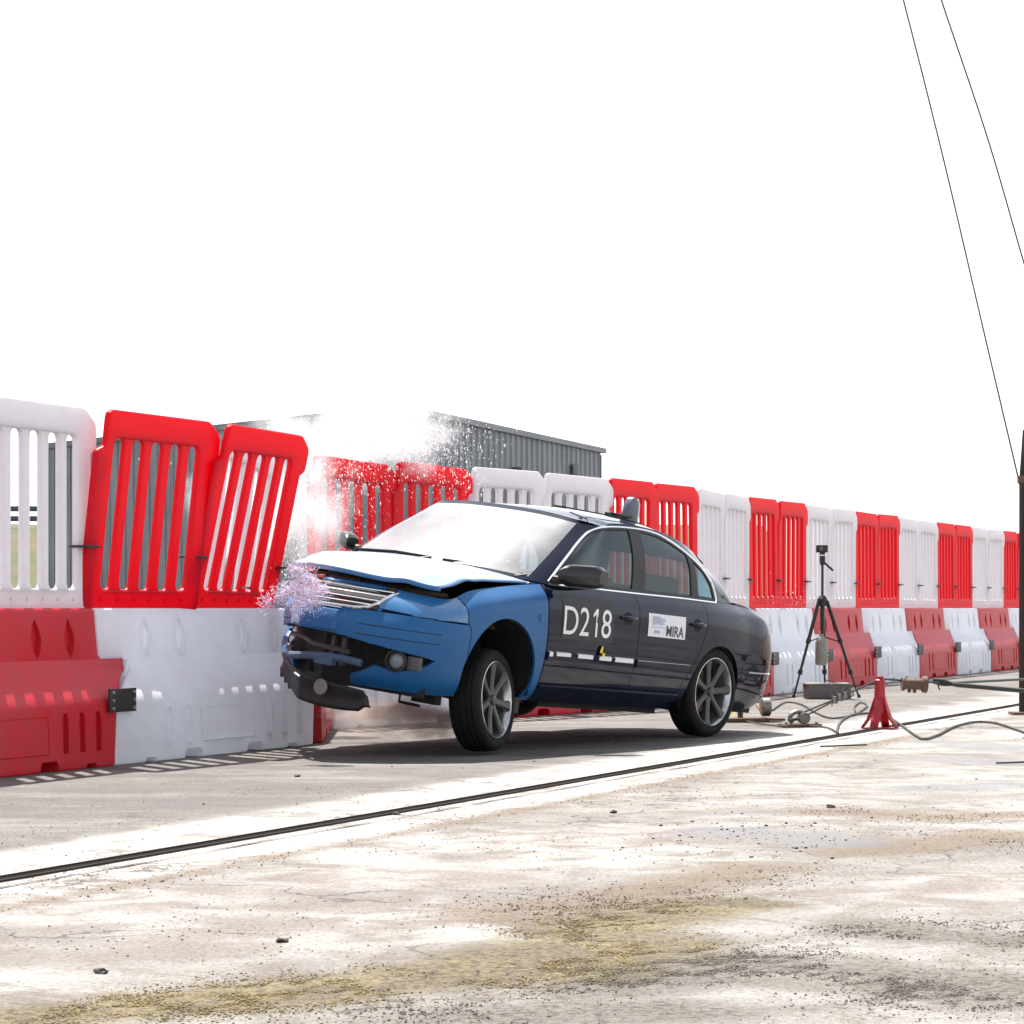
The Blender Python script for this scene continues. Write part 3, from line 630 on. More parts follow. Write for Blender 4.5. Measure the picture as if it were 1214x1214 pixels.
def nose_push(p, crush=.86):
    """the crash has shoved the nose sideways to the car's left and wrinkled its right corner"""
    x, y, z = p
    if x > 2.9:
        k = (x - 2.9) / 0.8
        y += 0.03 * k ** 1.4
    if x > 2.25 and y < .05:
        k = (x - 2.25) / 1.4
        x -= min(1, k ** 1.2 * 1.1) * crush * (0.05 - y) * (1 + 0.10 * math.sin(21 * z + 11 * y))
    return (x, y, z)

def grid_bm(P):
    bm = bmesh.new(); a, b = P.shape[:2]
    vs = [[bm.verts.new(P[i, j]) for j in range(b)] for i in range(a)]
    for i in range(a - 1):
        for j in range(b - 1):
            try: bm.faces.new((vs[i][j], vs[i + 1][j], vs[i + 1][j + 1], vs[i][j + 1]))
            except ValueError: pass
    bm.normal_update(); return bm

def inpoly(p, poly):
    x, y = p; r = False; n = len(poly)
    for i in range(n):
        x1, y1 = poly[i]; x2, y2 = poly[(i + 1) % n]
        if (y1 > y) != (y2 > y) and x < (x2 - x1) * (y - y1) / (y2 - y1) + x1: r = not r
    return r

def cut(bm, poly, axes, lay, value, cond=None):
    """slice the faces along the polygon (seen along one axis) and mark those inside with value"""
    A, B = axes; n = len(poly); eps = 1e-3
    for i in range(n):
        p, q = poly[i], poly[(i + 1) % n]
        x0, x1 = min(p[0], q[0]) - eps, max(p[0], q[0]) + eps; y0, y1 = min(p[1], q[1]) - eps, max(p[1], q[1]) + eps
        fs = []
        for f in bm.faces:
            if cond and not cond(f): continue
            a = [v.co[A] for v in f.verts]; b = [v.co[B] for v in f.verts]
            if max(a) < x0 or min(a) > x1 or max(b) < y0 or min(b) > y1: continue
            fs.append(f)
        if not fs: continue
        no = Vector((0, 0, 0)); no[A] = -(q[1] - p[1]); no[B] = q[0] - p[0]
        if no.length < 1e-9: continue
        co = Vector((0, 0, 0)); co[A] = p[0]; co[B] = p[1]
        g = set(fs)
        for f in fs: g.update(f.edges); g.update(f.verts)
        bmesh.ops.bisect_plane(bm, geom=list(g), plane_co=co, plane_no=no.normalized(), dist=1e-5)
    for f in bm.faces:
        if cond and not cond(f): continue
        if f[lay] in (0,) or value < 0:
            c = f.calc_center_median()
            if inpoly((c[A], c[B]), poly): f[lay] = value

def extract(bm, lay, values, mirror=False, both=False):
    """the faces carrying those values as a bmesh of their own (mirrored, or both halves joined)"""
    r = bmesh.new()
    for side in ((0, 1) if both else ((1,) if mirror else (0,))):
        mp = {}
        for f in bm.faces:
            if f[lay] not in values: continue
            vs = []
            for v in f.verts:
                if v not in mp: mp[v] = r.verts.new((v.co.x, -v.co.y if side else v.co.y, v.co.z))
                vs.append(mp[v])
            if side: vs.reverse()
            try: r.faces.new(vs)
            except ValueError: pass
    if both: bmesh.ops.remove_doubles(r, verts=r.verts, dist=2e-4)
    r.normal_update(); return r

def panel(bm, name, m, parent, gap=0.003, depth=0.018, push=False, ang=40):
    """a body panel: edges drawn back by the shut gap and turned in"""
    bmesh.ops.remove_doubles(bm, verts=bm.verts, dist=1e-5)
    bmesh.ops.recalc_face_normals(bm, faces=bm.faces)
    c = Vector((0, 0, 0))
    for f in bm.faces: c += f.calc_center_median()
    c /= max(1, len(bm.faces)); bm.normal_update()
    # outward = away from the car's core
    s = sum((f.calc_center_median() - Vector((min(max(c.x, 0.2), 2.6), 0, 0.5))).dot(f.normal) * f.calc_area() for f in bm.faces)
    if s < 0: bmesh.ops.reverse_faces(bm, faces=bm.faces)
    bm.normal_update()
    be = [e for e in bm.edges if len(e.link_faces) == 1]; bv = set(v for e in be for v in e.verts)
    nrm = {v: v.normal.copy() for v in bv}; mv = {}
    for v in bv:
        d = Vector((0, 0, 0))
        for e in v.link_edges:
            if len(e.link_faces) == 1:
                f = e.link_faces[0]; t = (e.verts[1].co - e.verts[0].co).normalized(); w = f.normal.cross(t)
                if w.dot(f.calc_center_median() - e.verts[0].co) < 0: w = -w
                d += w
        if d.length > 1e-6: mv[v] = d.normalized() * gap
    for v, d in mv.items(): v.co += d
    ex = bmesh.ops.extrude_edge_only(bm, edges=be)
    nv = [g for g in ex['geom'] if isinstance(g, bmesh.types.BMVert)]
    old = {tuple(round(x, 5) for x in v.co): nrm[v] for v in bv}
    for v in nv:
        n_ = old.get(tuple(round(x, 5) for x in v.co))
        if n_: v.co -= n_ * depth
    for e in be: e.smooth = False
    if push:
        for v in bm.verts: v.co = nose_push(v.co)
    me = bm_mesh(bm, name, ang)
    return link(name, me, m, parent)

def circ(cx, cz, r, n=36, a0=0, a1=2 * math.pi): return [(cx + r * math.cos(a0 + (a1 - a0) * k / n), cz + r * math.sin(a0 + (a1 - a0) * k / n)) for k in range(n)]

bm = grid_bm(LOW); lay = bm.faces.layers.int.new('reg')
bvh_low = BVHTree.FromBMesh(bm)
FWX, RWX = 2.705, -0.01
for _x in (3.08, 3.10):
    bmesh.ops.bisect_plane(bm, geom=list(bm.faces) + list(bm.edges) + list(bm.verts), plane_co=(_x, 0, 0), plane_no=(1, 0, 0), dist=1e-5)
for _y in (.475, .50):
    g_ = [f for f in bm.faces if f.calc_center_median().x > 2.9]; bmesh.ops.bisect_plane(bm, geom=list(set(g_) | set(e for f in g_ for e in f.edges) | set(v for f in g_ for v in f.verts)), plane_co=(0, _y, 0), plane_no=(0, 1, 0), dist=1e-5)
cut(bm, circ(FWX, .318, .388, 40), (0, 2), lay, 99, lambda f: f.calc_center_median().y > .6)
cut(bm, circ(RWX, .300, .372, 40), (0, 2), lay, 99, lambda f: f.calc_center_median().y > .6)
side = lambda f: f.calc_center_median().y > .6 and -.6 < f.calc_center_median().x < 3.2
cut(bm, [(2.245, 1.1), (2.245, .80), (2.225, .50), (2.225, .325), (1.133, .325), (1.125, .6), (1.128, 1.1)], (0, 2), lay, 1, side)
cut(bm, [(1.128, 1.1), (1.125, .6), (1.133, .325), (.46, .325), (.43, .42), (.385, .49), (.30, .60), (.235, .72), (.20, .80), (.185, 1.1)], (0, 2), lay, 2, side)
# headlights, bumper, wings
nose = lambda f: f.calc_center_median().x > 2.9
cut(bm, [(.46, .700), (.475, .668), (.66, .655), (.86, .645), (.875, .70), (.80, .765), (.735, .82), (.62, .86), (.50, .86)], (1, 2), lay, 3, lambda f: f.calc_center_median().x > 3.10)
cut(bm, [(3.075, -.1), (3.075, .62), (3.10, .655), (3.9, .655), (3.9, -.1)], (0, 2), lay, 4, nose)
cut(bm, [(3.1, .655), (3.9, .655), (3.9, .9), (3.1, .9)], (0, 2), lay, 7, lambda f: f.calc_center_median().x > 3.1 and f.calc_center_median().y < .5)
cut(bm, [(3.20, .17), (2.235, .17), (2.235, .50), (2.255, .80), (2.255, 1.1), (3.3, 1.1), (3.3, .6)], (0, 2), lay, 5, side)
cut(bm, [(-.36, .10), (-.40, .57), (-1.3, .575), (-1.3, .10)], (0, 2), lay, 6, lambda f: f.calc_center_median().x < -.3)
cut(bm, [(-.66, .62), (-.74, .60), (-1.2, .595), (-1.2, .80), (-.76, .80), (-.68, .74)], (0, 2), lay, 8, lambda f: f.calc_center_median().x < -.55 and f.calc_center_median().y > .50)
# openings in the bumper: 41 = lower intake, 42 = lamp pocket
for f in bm.faces:
    if f[lay] == 4: f[lay] = 0
    elif f[lay] == 0: f[lay] = 50
cut(bm, [(-.1, .490), (.30, .480), (.502, .450), (.515, .335), (.44, .285), (.36, .245), (.31, .12), (-.1, .12)], (1, 2), lay, 41, nose)
cut(bm, [(.495, .452), (.60, .440), (.70, .425), (.785, .405), (.76, .37), (.70, .335), (.62, .312), (.51, .332)], (1, 2), lay, 42, nose)
for f in bm.faces:
    if f[lay] == 0: f[lay] = 4
    elif f[lay] == 50: f[lay] = 0

doors = []
for sgn in (0, 1):
    d1 = panel(extract(bm, lay, (1,), bool(sgn)), 'front_door', M_navy, car)
    d2 = panel(extract(bm, lay, (2,), bool(sgn)), 'rear_door', M_navy, car)
    doors.append((d1, d2))
    wg = panel(extract(bm, lay, (5,), bool(sgn)), 'front_wing', M_blue, car, push=True)
    wg['label'] = 'faded sky blue front wing'
    hl = panel(extract(bm, lay, (3,), bool(sgn)), 'headlight', M_lamp, car, push=True, gap=0.007)
    tl = panel(extract(bm, lay, (8,), bool(sgn)), 'tail_light', M_tail, car)
bumper = panel(extract(bm, lay, (4,), both=True), 'front_bumper', M_blue, car, gap=0.005, depth=0.03, push=True)
bumper['label'] = 'blue front bumper with torn lower intake'
panel(extract(bm, lay, (0,), both=True), 'body_shell', M_navy, car)
panel(extract(bm, lay, (6,), both=True), 'rear_bumper', M_navy, car)
# black inner shell, added to keep light out of the shut lines
IN = LOW.copy(); cen = np.array([1.3, 0, .55])
Nn = np.cross(np.gradient(LOW, axis=0), np.gradient(LOW, axis=1)); Nn /= np.linalg.norm(Nn, axis=2, keepdims=True) + 1e-9
if np.sum((LOW - cen) * Nn) < 0: Nn = -Nn
IN -= Nn * 0.034
mb = MB()
bi = grid_bm(IN); li = bi.faces.layers.int.new('reg')
cut(bi, circ(FWX, .318, .384, 28), (0, 2), li, 99, lambda f: f.calc_center_median().y > .5)
cut(bi, circ(RWX, .300, .368, 28), (0, 2), li, 99, lambda f: f.calc_center_median().y > .5)
cut(bi, [(-.1, .49), (.46, .46), (.80, .43), (.80, .30), (.44, .28), (.36, .12), (-.1, .12)], (1, 2), li, 98, lambda f: f.calc_center_median().x > 3.2)
bi2 = extract(bi, li, (0,), both=True)
for v in bi2.verts: v.co = nose_push(v.co)
link('inner_shell', bm_mesh(bi2, 'inner_shell'), M_dark, car); bi.free()
# floor, sill undersides, arch liners
mb = MB(); mb.box((.95, 0, .235), (3.7, 1.40, .07)); mb.box((3.0, .25, .235), (.6, .80, .06)); mb.box((1.25, .66, .19), (1.5, .12, .06)); mb.box((1.25, -.66, .19), (1.5, .12, .06))
mb.tube([(2.6, .25, .19), (1.6, .2, .17), (.5, .25, .17), (-.2, .3, .19), (-.95, .45, .25)], .032, 8); mb.box((-.55, .3, .22), (.5, .3, .14)); mb.box((2.9, .2, .24), (.6, .7, .12))
mb.build('underbody', M_dark, car)
for wx, wz, r in ((FWX, .318, .392), (RWX, .300, .376)):
    for sgn in (1, -1):
        if sgn < 0 and wx > 1: continue                      # crushed away
        mb = MB(); P = []
        for k in range(21):
            a = math.radians(-12 + 204 * k / 20)
            P.append([(wx + r * math.cos(a), sgn * y, wz + r * math.sin(a)) for y in (.835, .74, .60, .46)])
        mb.grid(P); v = [(wx + r * math.cos(math.radians(-12 + 204 * k / 20)), sgn * .46, wz + r * math.sin(math.radians(-12 + 204 * k / 20))) for k in range(21)]
        mb.add(v, [tuple(range(21))]); mb.build('arch_liner', M_dark, car, fix=False)

# ---- greenhouse: stations from the windscreen centre round to the rear window centre; belt, middle, rail
GS = [
 [(2.43, 0, .975), (2.10, 0, 1.175), (1.62, 0, 1.418)],
 [(2.40, .40, .972), (2.065, .38, 1.17), (1.60, .34, 1.410)],
 [(2.285, .705, .955), (1.96, .655, 1.155), (1.56, .575, 1.383)],
 [(2.205, .775, .95), (1.89, .715, 1.155), (1.45, .615, 1.372)],
 [(1.60, .785, .95), (1.50, .725, 1.19), (1.28, .618, 1.398)],
 [(1.05, .785, .955), (1.02, .725, 1.20), (.96, .615, 1.412)],
 [(.50, .778, .965), (.52, .718, 1.20), (.55, .606, 1.392)],
 [(.05, .765, .97), (.10, .71, 1.17), (.20, .592, 1.335)],
 [(-.22, .735, .97), (-.12, .685, 1.12), (.03, .575, 1.285)],
 [(-.52, .655, .965), (-.35, .605, 1.10), (-.17, .52, 1.225)],
 [(-.66, .36, .965), (-.48, .34, 1.105), (-.25, .30, 1.25)],
 [(-.69, 0, .965), (-.51, 0, 1.108), (-.275, 0, 1.26)],
]
per_g = [10, 12, 6, 18, 16, 16, 14, 9, 9, 9, 9]
g1, gidx = catmull(GS, per_g, 'both'); g2, gl = catmull(np.swapaxes(g1, 0, 1), 10)
GH = np.swapaxes(g2, 0, 1)
gb = grid_bm(GH); gy = gb.faces.layers.int.new('reg')
bvh_gh = BVHTree.FromBMesh(gb)
gs = lambda f: f.calc_center_median().y > .5 and -.5 < f.calc_center_median().x < 2.25
DLO = [(2.165, .968), (1.93, 1.125), (1.70, 1.253), (1.545, 1.322), (1.40, 1.358), (1.25, 1.374), (1.05, 1.384), (.85, 1.386), (.70, 1.378), (.50, 1.345), (.28, 1.272), (.08, 1.172), (-.02, 1.087), (-.05, 1.0), (-.02, .982), (.5, .982), (1.13, .975), (1.7, .969)]
DLO = [(float(q[0][0]), float(q[0][2])) for q in catmull(np.array([[(x, 0, z)] for x, z in DLO[:14]]), 3)[0]] + DLO[14:]; ND = 13 * 3 + 1
cut(gb, DLO, (0, 2), gy, 1, gs)
for f in gb.faces: f[gy] = 0 if f[gy] == 1 else 50
cut(gb, [(2.11, .983), (1.90, 1.125), (1.68, 1.246), (1.50, 1.325), (1.40, 1.346), (1.25, 1.360), (1.068, 1.371), (1.142, .987)], (0, 2), gy, 11, gs)
cut(gb, [(.915, 1.372), (.70, 1.364), (.50, 1.33), (.312, 1.270), (.318, .995), (.968, .990)], (0, 2), gy, 12, gs)
cut(gb, [(.245, 1.238), (.09, 1.157), (.0, 1.08), (-.028, 1.0), (.215, .996)], (0, 2), gy, 13, gs)
for f in gb.faces: f[gy] = {0: 20, 50: 0}.get(f[gy], f[gy])
ci = int(per_g[0] + per_g[1]); nlv = GH.shape[1]
# windscreen, rear window by station
gb.faces.ensure_lookup_table()
WSX = GH[:ci, 1:nlv - 1]
RSX = GH[-(9 + 8 + 1):, 2:nlv - 1]
def patch(P, name, m, off=0.0, gap=0.002, depth=0.006):
    b = grid_bm(P); l_ = b.faces.layers.int.new('reg'); e = extract(b, l_, (0,), both=True); b.free()
    return panel(e, name, m, car, gap, depth)
patch(WSX, 'windscreen', M_screen)
patch(RSX, 'rear_window', M_glass)
# frame faces: everything that is not glass
wsset = set()
for f in gb.faces:
    c = f.calc_center_median()
    if f[gy] == 0:
        if c.x > 1.5 and c.y < .64:
            # inside the screen patch?
            pass
gb.free()
# rebuild the pillar skin without screen and rear window, side region cut as before
def skin():
    a, b = GH.shape[:2]; bm_ = bmesh.new(); vs = [[bm_.verts.new(GH[i, j]) for j in range(b)] for i in range(a)]
    for i in range(a - 1):
        for j in range(b - 1):
            if i < ci - 1 and 1 <= j < b - 2: continue
            if i >= a - 18 and 2 <= j < b - 2: continue
            bm_.faces.new((vs[i][j], vs[i + 1][j], vs[i + 1][j + 1], vs[i][j + 1]))
    for v in [v for v in bm_.verts if not v.link_faces]: bm_.verts.remove(v)
    bm_.normal_update(); return bm_
gb = skin(); gy = gb.faces.layers.int.new('reg')
cut(gb, DLO, (0, 2), gy, 1, gs)
for f in gb.faces: f[gy] = 0 if f[gy] == 1 else 50
WIN = [[(2.11, .983), (1.90, 1.125), (1.68, 1.246), (1.50, 1.325), (1.40, 1.346), (1.25, 1.360), (1.068, 1.371), (1.142, .987)],
       [(.915, 1.372), (.70, 1.364), (.50, 1.33), (.312, 1.270), (.318, .995), (.968, .990)],
       [(.245, 1.238), (.09, 1.157), (.0, 1.08), (-.028, 1.0), (.215, .996)]]
for k, w in enumerate(WIN): cut(gb, w, (0, 2), gy, 11 + k, gs)
for f in gb.faces: f[gy] = {0: 20, 50: 0}.get(f[gy], f[gy])
panel(extract(gb, gy, (0,), both=True), 'roof_pillars', M_navy, car, gap=0.0, depth=0.02)
for sgn in (0, 1):
    panel(extract(gb, gy, (20,), bool(sgn)), 'window_surround', M_blk, car, gap=0.0, depth=0.012)
    par = doors[sgn]
    for k, pr in ((11, par[0]), (12, par[1]), (13, par[1])):
        e = extract(gb, gy, (k,), bool(sgn))
        for v in e.verts: v.co.y += (0.008 if sgn else -0.008)
        panel(e, 'window_pane', M_glass, pr, gap=0.0, depth=0.004)
gb.free()
# roof skin
RN = 25; top = GH[:, -1]; P = []
xs = np.linspace(1.62, -.275, 50); 
half = top[np.argsort(top[:, 0])]
rail = top[ci - 2:len(top) - 18]                      # from the screen's corner back to the rear window's corner
fr = top[:ci - 1]; bk = top[len(top) - 18:]
rows = []
for q in rail:
    rows.append((q[0], q[1], q[2]))
L = len(rail); u = np.linspace(0, 1, L)
for i, q in enumerate(rail):
    row = []
    for k in range(-12, 13):
        v = k / 12
        xc = 1.62 + (-.275 - 1.62) * u[i]
        x = q[0] + (xc - q[0]) * (1 - v * v)
        crown = 0.052 * math.sin(math.pi * min(1, max(0, .10 + .8 * u[i]))) ** .6
        z = q[2] + crown * (1 - abs(v) ** 2.2) + (0.0 if 0 < i < L - 1 else 0)
        # meet the front and rear rims
        if u[i] < .12:
            w = 1 - u[i] / .12; zf = np.interp(abs(v) * .575, fr[:, 1], fr[:, 2]); z = z * (1 - w) + zf * w
            xf = np.interp(abs(v) * .575, fr[:, 1], fr[:, 0]); x = x * (1 - w) + xf * w
        if u[i] > .88:
            w = (u[i] - .88) / .12; zf = np.interp(abs(v) * .52, bk[::-1, 1], bk[::-1, 2]); z = z * (1 - w) + zf * w
            xf = np.interp(abs(v) * .52, bk[::-1, 1], bk[::-1, 0]); x = x * (1 - w) + xf * w
        row.append((x, q[1] * v, z))
    P.append(row)
roof_bvh_mb = MB(); roof_bvh_mb.grid(P)
roof = roof_bvh_mb.build('roof', M_navy, car, ang=60)
# rear deck between the rear window and the tail, cowl in front of the windscreen
lowtop = LOW[:, -1]
iC = int(np.sum(per_s[:10])); A1 = lowtop[iC:]; gbelt = GH[:, 0]; jC = int(np.sum(per_g[:8])); B1 = gbelt[jC:]
def resample(Q, n):
    d = np.r_[0, np.cumsum(np.linalg.norm(np.diff(Q, axis=0), axis=1))]; return np.stack([np.interp(np.linspace(0, d[-1], n), d, Q[:, k]) for k in range(3)], 1)
Aq, Bq = resample(A1, 24), resample(B1, 24)
Q = np.stack([Aq * (1 - t) + Bq * t + np.array([0, 0, .016 * math.sin(math.pi * t)]) for t in np.linspace(0, 1, 7)], 1)
b = grid_bm(Q); l_ = b.faces.layers.int.new('reg'); e = extract(b, l_, (0,), both=True); b.free(); panel(e, 'boot_lid', M_navy, car, 0.002, 0.012)
mb = MB(); i1 = int(np.sum(per_s[:5])); i2 = int(np.sum(per_s[:10]))
for s in (1, -1):      # ledge between door tops and glass
    A2 = resample(lowtop[i1 + 12:i2 + 1] * [1, s, 1], 30); B2 = resample(gbelt[ci - 2:jC + 1] * [1, s, 1], 30); mb.grid(np.stack([A2, B2 - [0, s * .004, .004]], 1))
mb.build('waist_ledge', M_navy, car, fix=False)
mb = MB(); mb.grid([[(2.46 - .12 * (k / 10) ** 2, .70 * k / 10, .955), (2.30 - .12 * (k / 10) ** 2, .70 * k / 10, .945)] for k in range(-10, 11)]); mb.build('cowl', M_blk, car, fix=False)

# ---- surface lookup on the left flank
def flank(x, z, off=0.004):
    o = Vector((x, 2.0, z)); h1 = bvh_low.ray_cast(o, Vector((0, -1, 0))); h2 = bvh_gh.ray_cast(o, Vector((0, -1, 0)))
    hs = [h for h in (h1, h2) if h[0] is not None]
    if not hs: return Vector((x, .8, z))
    h = max(hs, key=lambda q: q[0].y); n_ = h[1] if h[1].y > 0 else -h[1]
    return h[0] + n_ * off
def strip_tube(pts, r, name, m, parent, mirror=True, off=0.0, n=6, step=0.05):
    d = []
    for a, b_ in zip(pts[:-1], pts[1:]):
        k = max(1, int(math.hypot(b_[0] - a[0], b_[1] - a[1]) / step))
        d += [(a[0] + (b_[0] - a[0]) * i / k, a[1] + (b_[1] - a[1]) * i / k) for i in range(k)]
    d.append(pts[-1]); q = [flank(x, z, off) for x, z in d]
    mb = MB(); mb.tube(q, r, n); mb.build(name, m, parent)
def grow(poly, k):
    cx = sum(p[0] for p in poly) / len(poly); cz = sum(p[1] for p in poly) / len(poly); return [(cx + (p[0] - cx) * (1 + k), cz + (p[1] - cz) * (1 + k * 1.9)) for p in poly]
G_ = grow(DLO, 0.012)
strip_tube(G_[0:ND], .0085, 'chrome_window_trim', M_chrome, car, off=0.001)
strip_tube([G_[ND - 1]] + [(-.03, .967), (.5, .968), (1.13, .960), (1.7, .955), (2.19, .951)], .0085, 'chrome_window_trim', M_chrome, car, off=0.002)
DL, RL = doors[0]
def lip(x0, x1, z0, z1, t, name, m, parent, n=14, off=0.0):
    """a moulding strip lying on the flank"""
    mb = MB(); P = []
    for i in range(n + 1):
        x = x0 + (x1 - x0) * i / n
        P.append([flank(x, z0, off), flank(x, z0 + .004, t + off), flank(x, z1 - .004, t + off), flank(x, z1, off)])
    mb.grid(P); a = len(mb.v); mb.f.append((0, 1, 2, 3)); mb.f.append((a - 4, a - 3, a - 2, a - 1)); return mb.build(name, m, parent)
lip(2.215, 1.15, .475, .530, .012, 'moulding', M_navy, DL); lip(1.115, .405, .475, .530, .012, 'moulding', M_navy, RL)
lip(1.112, .41, .519, .529, .0135, 'chrome_strip', M_chrome, RL, off=.001)
for x0, x1 in ((2.205, 2.165), (2.12, 1.95), (1.86, 1.68), (1.60, 1.45), (1.40, 1.17)):   # torn white tape along the moulding
    lip(x0, x1, .500 + random.uniform(-.004, .004), .5325, .0135, 'tape_strip', M_white, DL, n=4, off=.001)
lip(-.50, -.90, .500, .513, .008, 'chrome_strip', M_chrome, car)
lip(2.225, .45, .290, .312, .010, 'sill_strip', M_navy, car, n=24)
# door handles with dark cups
for hx, hz, pr in ((1.275, .792, DL), (.345, .800, RL)):
    c = flank(hx, hz, .002); mb = MB(); ring = [flank(hx + .055 * math.cos(a), hz + .042 * math.sin(a), .0025) for a in np.linspace(0, 2 * math.pi, 17)[:-1]]
    mb.add(ring, [tuple(range(16))]); mb.build('handle_cup', M_dark, pr, fix=False)
    mb = MB(); mb.tube([flank(hx + .10 - .2 * k / 8, hz + .004, .004 + .026 * math.sin(math.pi * k / 8) ** .5) for k in range(9)], [.007, .011, .013, .014, .014, .014, .013, .011, .007], 8)
    mb.build('door_handle', M_navy, pr)
# side repeater
mb = MB(); P = [[flank(2.36 - .055 * i / 3, .755 - .04 * j / 2, .004 + (.004 if 0 < i < 3 else 0)) for j in range(3)] for i in range(4)]; mb.grid(P); mb.build('side_repeater', M_blue, car, fix=False)

def decal(x0, x1, z0, z1, name, m, parent, off, skew=0.0, n=12):
    mb = MB(); P = [[flank(x0 + (x1 - x0) * i / n, z0 + (z1 - z0) * j / 6, off) for j in range(7)] for i in range(n + 1)]; mb.grid(P); return mb.build(name, m, parent, fix=False)
def lettering(txt, x0, z0, width, height, name, m, parent, off, bold=0.0):
    me = text_mesh(name, txt, 1.0, bold)
    bm_ = bmesh.new(); bm_.from_mesh(me)
    bmesh.ops.subdivide_edges(bm_, edges=[e for e in bm_.edges if e.calc_length() > .12], cuts=2, use_grid_fill=False)
    bmesh.ops.triangulate(bm_, faces=bm_.faces)
    xs_ = [v.co.x for v in bm_.verts]; ys_ = [v.co.y for v in bm_.verts]; ax, bx = min(xs_), max(xs_); ay, by = min(ys_), max(ys_)
    for v in bm_.verts:
        u_ = (v.co.x - ax) / (bx - ax); w_ = (v.co.y - ay) / (by - ay); v.co = flank(x0 - width * u_, z0 + height * w_, off)
    me2 = bpy.data.meshes.new(name); bm_.to_mesh(me2); bm_.free(); return link(name, me2, m, parent)
sh = decal(2.085, 1.455, .622, .895, 'number_sheet', M_sheet, DL, .003); 
lettering('D2', 2.07, .650, .305, .180, 'lettering', M_white, sh, .0055, bold=0.0); lettering('8', 1.612, .648, .118, .184, 'lettering', M_white, sh, .0055, bold=0.0)
mb = MB(); one = [(1.682, .830), (1.660, .830), (1.660, .650), (1.684, .650), (1.684, .795), (1.722, .775), (1.722, .795)]; mb.add([flank(x, z, .0055) for x, z in one], [(0, 1, 2, 3, 4), (0, 4, 5, 6)]); mb.build('lettering', M_white, sh, fix=False)
sg = decal(1.015, .515, .692, .845, 'door_sign', mat('sign_white', (.72, .73, .76), .45), RL, .003)
lettering('MIRA', .775, .703, .235, .072, 'lettering', mat('print_grey', (.03, .035, .05), .5), sg, .0055, bold=.012)
M_logo = mat('logo_blue', (.30, .36, .62), .5); M_logo2 = mat('logo_grey', (.45, .46, .55), .5)
mb = MB(); PP = [(.965, .822), (.945, .829), (.915, .826), (.885, .832), (.855, .822), (.80, .815), (.79, .80), (.83, .793), (.80, .780), (.85, .770), (.90, .778), (.955, .768), (.968, .79)]
mb.add([flank(x, z, .0055) for x, z in PP], [tuple(range(len(PP)))]); mb.build('logo', M_logo2, sg, fix=False)
mb = MB()
for k in range(3):
    z = .817 - .013 * k; mb.add([flank(x, zz, .007) for x, zz in ((.955 - .01 * k, z), (.86 - .012 * k, z + .002), (.86 - .012 * k, z - .003), (.955 - .01 * k, z - .004))], [(0, 1, 2, 3)])
mb.add([flank(x, z, .0055) for x, z in ((.975, .758), (.79, .758), (.79, .754), (.975, .754))], [(0, 1, 2, 3)])
mb.add([flank(x, z, .0055) for x, z in ((.935, .735), (.865, .735), (.865, .716), (.935, .716))], [(0, 1, 2, 3)])
mb.build('logo', M_logo, sg, fix=False)
# quartered crash-test mark, yellow and black
mk_y = mat('mark_yellow', (.75, .55, .02), .5)
for col_, qs in ((mk_y, ((0, 1), (2, 3))), (M_dark, ((1, 2), (3, 4)))):
    mb = MB()
    for a, b_ in qs:
        v = [flank(1.575, .552, .0145)] + [flank(1.575 + .034 * math.cos(t), .552 + .045 * math.sin(t), .0145) for t in np.linspace(a * math.pi / 2, b_ * math.pi / 2, 6)]
        mb.add(v, [tuple(range(len(v)))])
    mb.build('target_mark', col_, DL, fix=False)
# mirrors
for s, ang in ((1, 0), (-1, 0)):
    mb = MB(); P = []
    for i in range(9):
        u_ = i / 8; y = .845 + (.235 if s > 0 else .16) * u_; h = (.074 if s > 0 else .056) * (1 - .42 * abs(2 * u_ - 1) ** 6); dpt_ = .095 * (1 - .30 * u_ ** 3)
        ring = []
        for k in range(14):
            a = 2 * math.pi * k / 14; ca, sa = math.cos(a), math.sin(a)
            ring.append((2.10 - .10 * u_ + dpt_ * np.sign(ca) * abs(ca) ** .55 * (.9 if ca > 0 else .55), s * y, 1.018 + .02 * u_ + h * np.sign(sa) * abs(sa) ** .55))
        P.append(ring + [ring[0]])
    mb.grid(P); n_ = 15; mb.f.append(tuple(range(14))); mb.f.append(tuple(8 * 15 + k for k in range(14)))
    mi = mb.build('wing_mirror', mat('mirror_shell', (.006, .006, .009), .35, coat=.3), car)
    mb = MB(); mb.tube([(2.12, s * .77, .975), (2.10, s * .82, .985), (2.09, s * .88, 1.0)], [.035, .026, .03], 8); mb.build('mirror_arm', M_blk, mi)
# wipers
for a, b_ in (((2.40, .10, 1.003), (2.26, .66, .985)), ((2.44, -.55, .985), (2.42, .02, 1.005))):
    mb = MB(); mid = (Vector(a) + Vector(b_)) / 2 + Vector((-.01, 0, .012)); mb.tube([a, mid, b_], .011, 6); mb.tube([b_, Vector(b_) + Vector((.06, -.05, -.02))], .012, 6); mb.build('wiper', M_blk, car)
